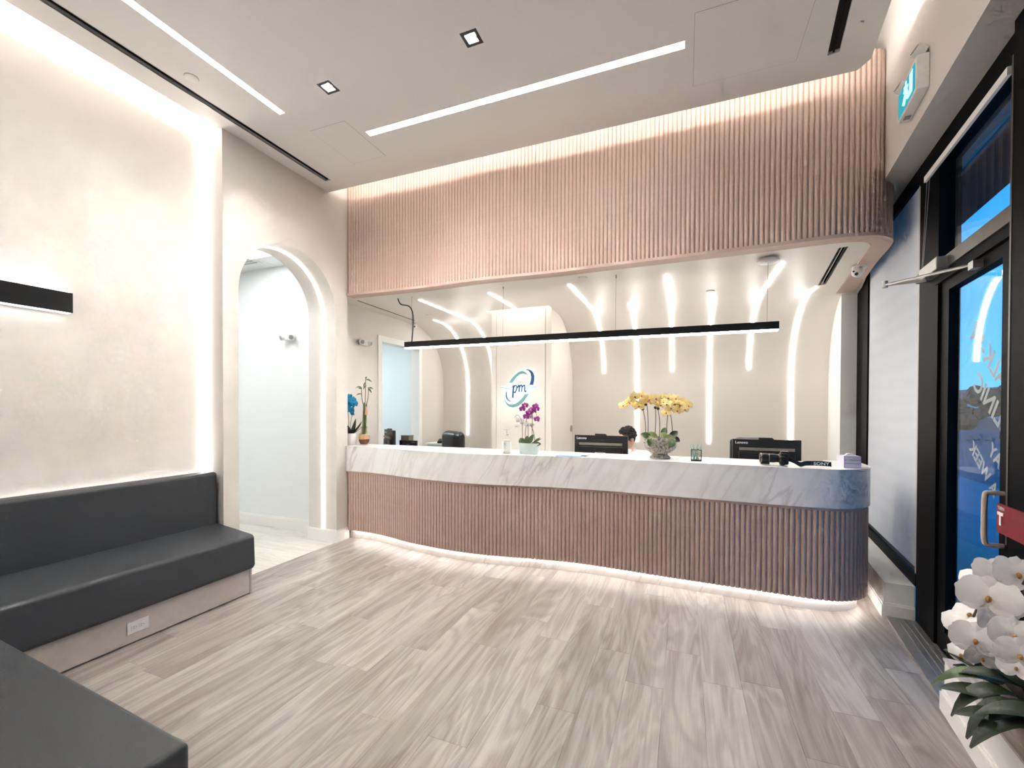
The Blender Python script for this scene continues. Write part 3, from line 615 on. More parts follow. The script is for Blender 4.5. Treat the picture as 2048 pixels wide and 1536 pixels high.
    obj('bottom_rail', MB().box(1.03, 1.12, -3.1, 2.3, 0.25, 0.33), 'frame_black', w2); obj('top_rail', MB().box(1.03, 1.12, -3.1, 2.3, 3.06, Z1), 'frame_black', w2)
    for a, b2 in ((-3.1, 0.3), (0.38, 2.3)): obj('glass_pane', MB().box(1.08, 1.086, a, b2, 0.33, 3.06), 'clear_glass', w2)
    for a, b2, lab in ((-3.08, 0.28, 'unseen white roller blind added to shut out sky light behind the viewer'), (0.40, 2.28, 'unseen white roller blind added to shut out sky light beside the orchids')):  # unseen blinds, added to keep the blue sky light off the desk
        q = thing('roller_blind', lab, 'blind', rz=-AR); obj('fabric', MB().box(1.044, 1.046, a, b2, 0.37, 3.05), 'blind_fabric', q); obj('bottom_bar', MB().box(1.038, 1.05, a, b2, 0.35, 0.372), 'black_metal', q)
    # exit sign
    e = thing('exit_sign', 'green running figure exit sign with twin lamps high on the right wall', 'exit sign', rz=-AR)
    obj('housing', MB().box(0.803, 0.86, 3.24, 3.58, 3.285, 3.48), 'white_plastic', e, bevel=0.006)
    fc = obj('face', MB().box(0.799, 0.803, 3.262, 3.563, 3.305, 3.452), 'exit_green', e)
    m = MB()                                          # running figure and doorway, flat print
    def limb(a, b, w=0.010): m.tube([(0.798, a[0], a[1]), (0.798, b[0], b[1])], w, 6)
    limb((3.40, 3.405), (3.385, 3.37), 0.013); limb((3.385, 3.37), (3.36, 3.345)); limb((3.36, 3.345), (3.365, 3.318)); limb((3.385, 3.37), (3.415, 3.345)); limb((3.415, 3.345), (3.44, 3.32))
    limb((3.40, 3.405), (3.365, 3.395), 0.008); limb((3.40, 3.405), (3.43, 3.385), 0.008); m.ball((0.798, 3.41, 3.432), (0.003, 0.014, 0.014))
    m.box(0.7975, 0.799, 3.29, 3.345, 3.315, 3.44)
    obj('pictogram', m, 'exit_white', fc)
    for t in (3.275, 3.60):
        h = obj('lamp_head', MB().tube([(0.845, t, 3.50), (0.80, t-0.01, 3.525)], [0.030, 0.034], 14), 'white_plastic', e, smooth=True)
        obj('lamp_lens', MB().tube([(0.801, t-0.01, 3.5245), (0.797, t-0.011, 3.527)], 0.026, 14), 'steel_grey', h)
    obj('test_plate', MB().box(0.815, 0.845, 3.50, 3.53, 3.277, 3.286), 'steel_grey', e)
    # outside: canopy, pavement, road, far building and trees
    tag(obj('street_canopy', MB().box(1.30, 1.80, -6, 9, 3.30, 3.55), 'awning_dark', rz=-AR), 'dark canopy edge outside above the entrance', 'canopy')
    struct('pavement', MB().box(1.14, 4.2, -30, 60, -0.10, -0.02), 'pavement', 'pale pavement outside the entrance door', 'pavement', rz=-AR)
    struct('road', MB().box(4.2, 90, -60, 160, -0.24, -0.14), 'asphalt', 'blue lit street beyond the pavement', 'road', rz=-AR)
    fb = thing('far_building', 'low dim building across the street seen through the door', 'building', rw(22, 46, -0.14), -AR)
    obj('wall', MB().box(-4, 8, -6, 14, 0, 3.2), 'far_building', fb); obj('parapet', MB().box(-4.2, 8.2, -6.2, 14.2, 3.2, 3.5), 'far_building', fb)
    for k in range(4): obj('window', MB().box(-4.05, -4.0, -5+k*4.4, -2.2+k*4.4, 0.9, 2.3), 'far_window', fb)
    rnd = random.Random(5)
    for s, t, hh, lab in ((9.6, 33, 2.3, 'dark bushy tree across the street left in the door glass'), (12.4, 34.5, 3.1, 'taller dark tree across the street right in the door glass')):
        tr = thing('street_tree', lab, 'tree', rw(s, t, -0.14), 0, 'trees across the street')
        obj('trunk', MB().tube([(0, 0, 0), (0.1, 0, hh*0.6)], [0.16, 0.1], 8), 'tree_dark', tr)
        cm = MB()
        for k in range(26):
            a = rnd.random()*6.283; q = rnd.random()**0.5*1.3; cm.ball((q*math.cos(a), q*math.sin(a), hh*0.62+rnd.uniform(-0.5, 0.9)), rnd.uniform(0.25, 0.5), 7, 5)
        obj('crown', cm, 'tree_dark', tr)
build_street()

# ------------------------------------------------------------------ benches
def build_benches():
    b = thing('bench', 'long charcoal upholstered bench with backrest along the left wall', 'bench', (-3.4, 1.7, 0))
    o = (3.4, -1.7)
    prof = [(-3.655, 0.205), (-3.225, 0.205), (-3.205, 0.24), (-3.215, 0.468), (-3.24, 0.482), (-3.655, 0.532)]
    obj('seat', MB().prism([(x+o[0], z) for x, z in prof], 0.30+o[1], 2.508+o[1], 'y'), 'vinyl_charcoal', b, bevel=0.018, seg=4)
    obj('backrest', MB().box(-3.785+o[0], -3.648+o[0], 0.30+o[1], 2.508+o[1], 0.50, 0.960), 'vinyl_charcoal', b, bevel=0.028, seg=4)
    obj('base', MB().box(-3.78+o[0], -3.252+o[0], 0.30+o[1], 2.488+o[1], 0.008, 0.206), 'laminate_beige', b)
    obj('end_panel', MB().box(-3.78+o[0], -3.25+o[0], 2.490+o[1], 2.506+o[1], 0.0, 0.206), 'laminate_beige', b)
    n = thing('bench', 'charcoal upholstered bench seat in the near left corner of the view', 'bench', (-1.40, 0.875, 0), R(-3.55))
    obj('seat', MB().box(-1.772, 0.0, -0.62, 0.0, 0.205, 0.478), 'vinyl_charcoal', n, bevel=0.02, seg=4)
    obj('base', MB().box(-1.80, -0.03, -0.60, -0.05, 0.0, 0.206), 'laminate_beige', n)
    p = thing('wall_outlet', 'white double power outlet on the base of the long bench', 'outlet', (-3.252, 1.713, 0.102))
    pl = obj('plate', MB().box(0, 0.005, -0.060, 0.060, -0.037, 0.037), 'white_plastic', p, bevel=0.002)
    for y in (-0.02, 0.022):
        f = obj('socket', MB().box(0.005, 0.007, y-0.017, y+0.017, -0.015, 0.015), 'white_plastic', p)
        obj('slot', MB().box(0.007, 0.0075, y-0.008, y-0.001, 0.004, 0.006).box(0.007, 0.0075, y-0.008, y-0.001, -0.006, -0.004).box(0.007, 0.0075, y+0.006, y+0.010, -0.002, 0.002), 'dark_gap', f)
build_benches()

# ------------------------------------------------------------------ plants
def petal_mesh(name, L, W, cup, mat, n=7):
    """a rounded petal growing along +X from the origin, facing +Z"""
    mb = MB(); rows = []
    for i in range(n+1):
        u = i/n; w = W*max(0.10 if i == 0 else 0.0, (1-abs(2*min(1, 0.04+0.96*u)-1)**2.2)**0.62)
        if i == n: w = W*0.18
        rows.append([len(mb.v)+k for k in range(5)])
        mb.v += [(L*u*(1-0.05*v*v*(1 if i == n else 0)), w*v, cup*(u*u)*L-0.22*w*v*v+0.02*W) for v in (-1, -0.5, 0, 0.5, 1)]
    for a, b in zip(rows, rows[1:]):
        for j in range(4): mb.f.append((a[j], b[j], b[j+1], a[j+1]))
    m = bpy.data.meshes.new(name); m.from_pydata(mb.v, [], mb.f); m.materials.append(MATS[mat]); m.polygons.foreach_set('use_smooth', [True]*len(m.polygons)); return m
def place(name, me, parent, loc, X, N, scale=1.0):
    """child whose local +X is X and whose local +Z is N"""
    N = Vector(N).normalized(); X = Vector(X); X = (X-N*X.dot(N)).normalized(); Y = N.cross(X)
    o = bpy.data.objects.new(name, me); COL.objects.link(o); o.parent = parent
    o.matrix_local = Matrix(((X.x*scale, Y.x*scale, N.x*scale, loc[0]), (X.y*scale, Y.y*scale, N.y*scale, loc[1]), (X.z*scale, Y.z*scale, N.z*scale, loc[2]), (0, 0, 0, 1))); return o
ANG = ((90, 'S'), (215, 'S'), (325, 'S'), (12, 'P'), (168, 'P'))
def flower_mesh(name, size, mat, lipmat):
    """one small orchid bloom as a single mesh facing +Z, up = +Y"""
    sep = petal_mesh('t', size*0.52, size*0.17, -0.10, mat, 5); pet = petal_mesh('t', size*0.54, size*0.29, 0.22, mat, 5)
    bm = bmesh.new()
    for a, k in ANG:
        src = sep if k == 'S' else pet; t = bmesh.new(); t.from_mesh(src); t.transform(Matrix.Rotation(R(a), 4, 'Z') @ Matrix.Translation((0, 0, 0.004 if k == 'P' else 0)))
        tm = bpy.data.meshes.new('t'); t.to_mesh(tm); t.free(); bm.from_mesh(tm); bpy.data.meshes.remove(tm)
    nf = len(bm.faces); lip = MB().ball((0, -size*0.08, size*0.10), (size*0.075, size*0.10, size*0.06), 8, 5).mesh('t'); bm.from_mesh(lip)
    bm.faces.ensure_lookup_table()
    for f in bm.faces[nf:]: f.material_index = 1
    m = bpy.data.meshes.new(name); bm.to_mesh(m); bm.free(); m.materials.append(MATS[mat]); m.materials.append(MATS[lipmat]); m.polygons.foreach_set('use_smooth', [True]*len(m.polygons))
    for q in (sep, pet, lip): bpy.data.meshes.remove(q)
    return m
def leaf_mesh(name, L, W, droop, mat, n=8):
    mb = MB(); rows = []
    for i in range(n+1):
        u = i/n; w = W*(math.sin(math.pi*(0.06+0.92*u))**0.7)*(1-0.12*u); z = L*(0.35*u-droop*u*u); x = L*u*(1-0.12*droop*u)
        rows.append([len(mb.v)+k for k in range(5)]); mb.v += [(x, w*v, z+0.30*w*abs(v)) for v in (-1, -0.5, 0, 0.5, 1)]
    for a, b in zip(rows, rows[1:]):
        for j in range(4): mb.f.append((a[j], b[j], b[j+1], a[j+1]))
    m = bpy.data.meshes.new(name); m.from_pydata(mb.v, [], mb.f); m.materials.append(MATS[mat]); m.polygons.foreach_set('use_smooth', [True]*len(m.polygons)); return m
def bezier(a, b, c, n=8): return [Vector(a)*(1-t)**2+Vector(b)*2*t*(1-t)+Vector(c)*t*t for t in [k/n for k in range(n+1)]]
CAMDIR = Vector((0.12, -1, 0.1))
def blooms(parent, me, pts, size, rnd, spread=0.5):
    for x, y, z in pts:
        n = CAMDIR+Vector((rnd.uniform(-spread, spread), 0, rnd.uniform(-spread, spread)*0.7)); up = Vector((rnd.uniform(-0.3, 0.3), 0, 1)); N = n.normalized(); Xv = up.cross(N)
        place('flower', me, parent, (x, y+rnd.uniform(-0.03, 0.03), z), Xv, N, rnd.uniform(0.85, 1.1)*size)

def build_plants():
    rnd = random.Random(11)
    # yellow orchids in the stone bowl
    y = thing('yellow_orchid', 'pale yellow orchids in a speckled grey stone pedestal bowl on the counter', 'potted plant', (-0.20, 4.06, TOP))
    bowl = [(0.086, 0), (0.088, 0.012), (0.066, 0.032), (0.060, 0.042), (0.095, 0.058), (0.130, 0.090), (0.142, 0.130), (0.138, 0.165), (0.128, 0.185), (0.118, 0.185), (0.110, 0.15), (0.02, 0.14)]
    obj('bowl', MB().lathe(bowl, 40), 'stone_pot', y, smooth=True); obj('soil', MB().lathe([(0.11, 0.150), (0.09, 0.165)], 20), 'soil', y)
    px = lambda a, b: (-0.34+(a-0)/9.035*0.00407-0.083-0.0+0.20-0.005, (rndy := 0) , 0.598-(b-190)/9.035*0.0043)
    fy = [(225, 440), (340, 380), (435, 400), (530, 265), (620, 340), (530, 455), (455, 270), (700, 350), (800, 370), (955, 295), (1085, 300), (930, 420), (1060, 420), (1195, 410), (1290, 440), (1135, 490), (1200, 310), (1340, 370), (1440, 440), (1240, 530), (1045, 570), (1370, 510), (590, 250), (860, 310), (390, 330), (740, 320), (1000, 380), (570, 420)]
    def X(a): return -0.60+a/9.035*0.00407+0.18
    def Zv(b): return 1.735-b/9.035*0.00425-TOP
    fm = flower_mesh('flower', 1.0, 'petal_yellow', 'lip_red')
    blooms(y, fm, [(X(a), rnd.uniform(-0.06, 0.05), Zv(b)) for a, b in fy], 0.088, rnd)
    for a0, b0, a1, b1 in ((600, 500, 655, 1000), (680, 430, 700, 1000), (840, 460, 830, 1000), (880, 480, 910, 1000), (1080, 560, 1055, 1000), (1110, 560, 1150, 1000)):
        obj('stem', MB().tube(bezier((X(a1), 0, Zv(1060)), (X(a1)+rnd.uniform(-.02, .02), 0, Zv((b0+1000)/2)), (X(a0), 0, Zv(b0))), 0.003, 6), 'stem_brown', y)
    for path in (((X(600), 0, Zv(500)), (X(520), 0, Zv(230)), (X(215), 0, Zv(450))), ((X(680), 0, Zv(430)), (X(640), 0, Zv(240)), (X(420), 0, Zv(330))), ((X(860), 0, Zv(460)), (X(840), 0, Zv(250)), (X(720), 0, Zv(330))), ((X(880), 0, Zv(480)), (X(930), 0, Zv(240)), (X(1090), 0, Zv(300))), ((X(1090), 0, Zv(560)), (X(1150), 0, Zv(300)), (X(1450), 0, Zv(520)))):
        obj('stem', MB().tube(bezier(*path), 0.0026, 6), 'stem_green', y)
    for a, b in ((600, 510), (660, 420), (840, 480), (890, 500), (1100, 530), (1100, 600)): obj('stem_clip', MB().ball((X(a), -0.006, Zv(b)), (0.014, 0.012, 0.013), 7, 5), 'leaf_dark', y)
    for x, yy, dx, dz, L, W, mt in ((-0.07, -0.06, -0.8, 0.55, 0.10, 0.032, 'leaf_green'), (-0.06, -0.11, -0.25, -1.0, 0.085, 0.036, 'leaf_green'), (-0.02, -0.05, -0.5, 0.5, 0.10, 0.034, 'leaf_lime'), (0.03, -0.07, 0.8, 0.25, 0.10, 0.036, 'leaf_lime'), (0.02, 0.0, 0.2, 1.0, 0.11, 0.030, 'leaf_green'), (0.09, -0.10, 0.15, -1.0, 0.085, 0.036, 'leaf_green'), (0.08, -0.04, 0.5, 0.8, 0.10, 0.032, 'leaf_dark'), (0.10, -0.03, 0.9, -0.2, 0.07, 0.03, 'leaf_dark'), (0.05, -0.06, -0.2, 0.6, 0.07, 0.03, 'leaf_lime')):
        place('leaf', leaf_mesh('leaf', L, W, 0.3, mt), y, (x, yy, 0.178), (dx, -0.35, dz), (0.1, -1, 0.6))
    # purple and white orchids in the mint pot
    p = thing('purple_orchid', 'purple and white orchids in a mint green oval pot beside the sanitiser', 'potted plant', (-1.385, 3.955, TOP))
    obj('pot', MB().lathe([(0.092, 0), (0.098, 0.006), (0.108, 0.10), (0.106, 0.104), (0.098, 0.104), (0.09, 0.07), (0.02, 0.07)], 36, sx=1.0, sy=0.5), 'pot_mint', p, smooth=True)
    obj('soil', MB().lathe([(0.095, 0.085), (0.08, 0.095)], 20, sx=1, sy=0.5), 'soil', p)
    def X2(a): return -1.511+(980+a/6.98-1035)*0.00502+1.385+0.014
    def Z2(b): return 1.561-(700+b/6.98-804)*0.00482-TOP+0.005
    pm_ = flower_mesh('flower', 1.0, 'petal_purple', 'petal_white'); wm = flower_mesh('flower', 1.0, 'petal_white', 'lip_gold')
    blooms(p, pm_, [(X2(a), 0.0, Z2(b)) for a, b in ((470, 780), (440, 830), (515, 890), (500, 935), (560, 840), (625, 795), (600, 860), (650, 970), (545, 880), (640, 830))], 0.062, rnd)
    blooms(p, wm, [(X2(a), 0.015, Z2(b)) for a, b in ((345, 950), (380, 995), (430, 1030), (370, 1070), (555, 945), (570, 1050), (520, 1050), (440, 985))], 0.055, rnd)
    for a0, b0, a1 in ((515, 900, 480), (585, 860, 580), (440, 1020, 445), (560, 1050, 620), (520, 1040, 530)): obj('stem', MB().tube(bezier((X2(a1), 0, Z2(1290)), (X2(a1), 0, Z2((b0+1290)/2)), (X2(a0), 0, Z2(b0))), 0.0028, 6), 'stem_brown', p)
    for a0, b0, a1, b1 in ((585, 870, 440, 800), (585, 870, 655, 980), (440, 1020, 330, 950)): obj('stem', MB().tube(bezier((X2(a0), 0, Z2(b0)), (X2((a0+a1)/2), 0, Z2(min(b0, b1)-90)), (X2(a1), 0, Z2(b1))), 0.002, 6), 'stem_green', p)
    for x, dx, dz, L, W in ((-0.05, -0.5, 1.0, 0.075, 0.034), (-0.02, -0.9, 0.5, 0.075, 0.034), (0.0, 0.35, 1.0, 0.11, 0.026), (0.02, 0.9, 0.7, 0.12, 0.010), (0.05, 1.0, 0.25, 0.075, 0.024), (0.03, 0.8, 0.9, 0.11, 0.010), (-0.01, -0.1, 1.0, 0.09, 0.024)):
        place('leaf', leaf_mesh('leaf', L, W, 0.25, 'leaf_green'), p, (x, -0.015, 0.090), (dx, -0.25, dz), (0.1, -1, 0.45))
    # blue orchid by the pier
    b = thing('blue_orchid', 'bright blue orchid in a white pot half hidden by the arch pier', 'potted plant', (-3.665, 4.10, TOP))
    obj('pot', MB().lathe([(0.056, 0), (0.060, 0.005), (0.072, 0.135), (0.070, 0.138), (0.064, 0.11), (0.02, 0.11)], 28), 'pot_white', b, smooth=True); obj('soil', MB().lathe([(0.064, 0.118), (0.05, 0.126)], 18), 'soil', b)
    def X3(a): return (684+a/9.31-690)*0.0073-3.753+3.66+0.005
    def Z3(q): return 1.651-(740+q/9.31-790)*0.0058-TOP
    bl = flower_mesh('flower', 1.0, 'petal_blue', 'sign_blue')
    blooms(b, bl, [(X3(a), rnd.uniform(-.03, .03), Z3(q)) for a, q in ((90, 500), (60, 570), (140, 560), (215, 560), (235, 620), (70, 690), (110, 750), (160, 740), (240, 740), (0, 600), (20, 520), (10, 700), (150, 650), (100, 620), (200, 810))], 0.085, rnd)
    for a0, q0, a1 in ((100, 640, 130), (235, 740, 150), (60, 700, 110)): obj('stem', MB().tube(bezier((X3(a1), 0, 0.12), (X3(a1), 0, 0.3), (X3(a0), 0, Z3(q0))), 0.003, 6), 'stem_green', b)
    for ang, tl in ((0, -0.7), (35, -0.5), (180, -0.5), (300, -0.4), (220, -0.6), (330, -0.9)): obj('leaf', leaf_mesh('leaf', 0.15, 0.026, tl, 'leaf_dark'), None, b, loc=(0, 0, 0.12), rz=R(ang))
    # lucky bamboo
    v = thing('bamboo_vase', 'lucky bamboo stalks in a round glass vase of brown and peach sand', 'potted plant', (-3.54, 4.18, TOP)); v.scale = (0.85, 0.85, 1)
    body = [(0.045, 0), (0.052, 0.004), (0.072, 0.04), (0.080, 0.085), (0.070, 0.122), (0.042, 0.145), (0.040, 0.19), (0.046, 0.215)]
    obj('vase', MB().lathe(body[:-1]+[(0.046, 0.215), (0.043, 0.215), (0.038, 0.188), (0.040, 0.146), (0.066, 0.12), (0.076, 0.085), (0.068, 0.04), (0.048, 0.008)], 30), 'vase_glass', v, smooth=True)
    obj('sand', MB().lathe([(0.047, 0.008), (0.067, 0.04), (0.074, 0.066), (0.03, 0.074)], 26), 'sand_brown', v, smooth=True, label='brown sand layer')
    obj('sand', MB().lathe([(0.0745, 0.068), (0.075, 0.085), (0.066, 0.118), (0.03, 0.125)], 26), 'sand_peach', v, smooth=True, label='peach sand layer')
    for k, (dx, dy) in enumerate(((-0.022, 0), (0.0, -0.012), (0.016, 0.008), (-0.01, 0.016), (0.026, -0.006))):
        hgt = (0.47, 0.50, 0.48, 0.44, 0.46)[k]; pts, rr = [], []
        for i in range(9):
            f = i/8; pts.append((dx+0.02*f, dy, 0.10+(hgt-0.10)*f)); rr.append(0.0095 if i % 2 else 0.0115)
        obj('stalk', MB().tube(pts, rr, 8), 'bamboo_green', v, smooth=True)
    for pth in (((-0.01, 0, 0.47), (-0.05, 0, 0.56), (-0.04, 0, 0.68)), ((0.02, 0, 0.49), (0.022, 0, 0.62), (0.03, 0, 0.78)), ((0.04, 0, 0.47), (0.085, 0, 0.56), (0.075, 0, 0.68))):
        obj('shoot', MB().tube(bezier(*pth), 0.005, 6), 'bamboo_green', v)
    for x, z, dx, dz, L in ((-0.04, 0.68, -1, 0.0, 0.11), (-0.04, 0.66, -0.5, 0.4, 0.08), (0.03, 0.77, 0.8, 0.1, 0.11), (0.03, 0.74, 0.1, -1, 0.10), (0.075, 0.67, 0.7, 0.3, 0.08), (0.075, 0.66, 0.9, -0.7, 0.10), (-0.045, 0.60, -1, -0.3, 0.09), (0.03, 0.78, 0.0, 1, 0.06), (0.05, 0.70, -0.2, -0.8, 0.08)):
        place('leaf', leaf_mesh('leaf', L, 0.012, 0.5, 'leaf_green'), v, (x, 0, z), (dx, -0.2, dz), (0.1, -0.6, 0.8))
    obj('tag', MB().prism([(0.03, 0.36), (0.075, 0.345), (0.082, 0.40), (0.062, 0.455), (0.042, 0.455)], -0.022, -0.020, 'y'), 'tag_peach', v, label='peach paper tag')
    # white orchids by the entrance, each petal a piece of its own
    g = thing('white_orchid', 'large white orchids in a whitewashed box on the sill by the entrance', 'potted plant', (0, 0, 0), -AR)
    bx = MB()
    for a, c, d2, e2 in ((0.885, 0.905, 2.02, 2.60), (1.0, 1.02, 2.02, 2.60), (0.905, 1.0, 2.02, 2.04), (0.905, 1.0, 2.58, 2.60)): bx.box(a, c, d2, e2, 0.262, 0.40)
    obj('planter_box', bx, 'whitewash', g); obj('soil', MB().box(0.905, 1.0, 2.04, 2.58, 0.27, 0.385), 'soil', g)
    sp = petal_mesh('petal', 0.060, 0.024, 0.04, 'petal_white'); pp = petal_mesh('petal', 0.070, 0.046, 0.14, 'petal_white'); lp = MB().ball((0, -0.006, 0.010), (0.007, 0.010, 0.006), 8, 6).mesh('lip'); lp.materials.append(MATS['lip_gold'])
    C0 = Vector((0, 0, 1.5)); ca, sa = math.cos(AR), math.sin(AR)
    def to_cam(s, t, z):
        d = C0-rw(s, t, z); return Vector((d.x*ca-d.y*sa, d.x*sa+d.y*ca, d.z)).normalized()
    blo = [(0.74, 2.14, 0.842, (0, 0, 0), 1.25), (0.80, 2.60, 0.565, (-0.7, 0.5, 0.2), 0.95), (0.80, 2.455, 0.66, (-0.3, 0.6, 0.6), 1.0), (0.78, 2.36, 0.60, (0.1, 0.1, -0.1), 1.15), (0.80, 2.25, 0.895, (0.4, -0.2, 0.5), 1.1),
           (0.80, 2.12, 0.94, (0.6, -0.4, 0.4), 1.05), (0.80, 2.49, 0.80, (-0.9, 0.8, 0.5), 0.75), (0.80, 2.535, 0.46, (-0.5, 0.4, -0.1), 0.8), (0.80, 2.36, 0.535, (0.3, 0.4, -0.4), 0.85), (0.78, 2.08, 0.745, (0.3, -0.3, 0.1), 1.0),
           (0.78, 2.04, 0.70, (0.2, 0.1, -0.2), 0.95), (0.82, 2.36, 0.69, (0.5, 0.5, -0.2), 0.85), (0.82, 2.20, 0.79, (0.7, 0.3, -0.4), 0.8), (0.82, 2.17, 0.60, (0.1, -0.2, 0.5), 0.75)]
    for s, t, z, dv, sc in blo:
        N = (to_cam(s, t, z)+Vector(dv)).normalized(); up = Vector((0.1, 0.1, 1)); Xv = up.cross(N)
        fl = bpy.data.objects.new('flower', None); COL.objects.link(fl); fl.parent = g; fl.empty_display_size = 0.02
        Xv.normalize(); Yv = N.cross(Xv)
        fl.matrix_local = Matrix(((Xv.x*sc, Yv.x*sc, N.x*sc, s), (Xv.y*sc, Yv.y*sc, N.y*sc, t), (Xv.z*sc, Yv.z*sc, N.z*sc, z), (0, 0, 0, 1)))
        for a, k in ANG:
            o = bpy.data.objects.new('petal', sp if k == 'S' else pp); COL.objects.link(o); o.parent = fl; o.rotation_euler[2] = R(a+rnd.uniform(-6, 6)); o.location = (0, 0, 0.005 if k == 'P' else 0)
        o = bpy.data.objects.new('lip', lp); COL.objects.link(o); o.parent = fl
    for pth in (((0.93, 2.35, 0.38), (0.86, 2.45, 0.75), (0.80, 2.58, 0.56)), ((0.93, 2.32, 0.38), (0.88, 2.42, 1.0), (0.80, 2.44, 0.66)), ((0.94, 2.25, 0.38), (0.90, 2.35, 1.05), (0.78, 2.14, 0.85)), ((0.94, 2.2, 0.38), (0.92, 2.2, 1.1), (0.80, 2.08, 0.92)), ((0.95, 2.12, 0.38), (0.9, 2.1, 0.9), (0.79, 2.05, 0.72)), ((0.93, 2.38, 0.38), (0.88, 2.5, 0.95), (0.81, 2.49, 0.80))):
        obj('stem', MB().tube(bezier(*pth, n=12), 0.0042, 7), 'stem_brown', g, smooth=True)
    for s, t, z, dx, dy, dz, L, W, tl, mt in ((0.88, 2.42, 0.42, -0.5, 0.9, 0.0, 0.24, 0.042, 0.35, 'leaf_dark'), (0.88, 2.45, 0.40, -0.7, 0.8, -0.5, 0.15, 0.032, 0.3, 'leaf_dark'), (0.86, 2.38, 0.44, -0.9, 0.3, -0.5, 0.22, 0.048, 0.7, 'leaf_green'), (0.87, 2.30, 0.44, -1.0, 0.0, -0.3, 0.21, 0.05, 0.9, 'leaf_dark'), (0.88, 2.22, 0.44, -1.0, -0.2, -0.4, 0.22, 0.052, 0.9, 'leaf_dark'),
                                             (0.88, 2.12, 0.44, -1.0, -0.1, -0.3, 0.23, 0.052, 0.8, 'leaf_dark'), (0.92, 2.20, 0.46, -0.8, -0.3, 0.6, 0.22, 0.05, 0.4, 'leaf_dark'), (0.92, 2.34, 0.46, -0.8, 0.3, 0.6, 0.20, 0.045, 0.4, 'leaf_dark'), (0.90, 2.08, 0.48, -0.9, 0.2, 0.7, 0.22, 0.05, 0.5, 'leaf_dark'), (0.93, 2.27, 0.48, -0.4, 0.2, 1, 0.20, 0.045, 0.2, 'leaf_dark'), (0.95, 2.42, 0.46, 0.1, 0.6, 0.8, 0.2, 0.045, 0.4, 'leaf_dark'), (0.86, 2.30, 0.40, -1, 0.3, -1.0, 0.2, 0.05, 0.3, 'leaf_dark'), (0.86, 2.16, 0.40, -1, 0.1, -1.0, 0.2, 0.05, 0.3, 'leaf_dark')):
        v0 = Vector((dx, dy, dz)).normalized(); place('leaf', leaf_mesh('leaf', L, W, tl, mt), g, (s, t, z), v0, Vector((-0.3, 0, 1))-v0*0.2)
build_plants()

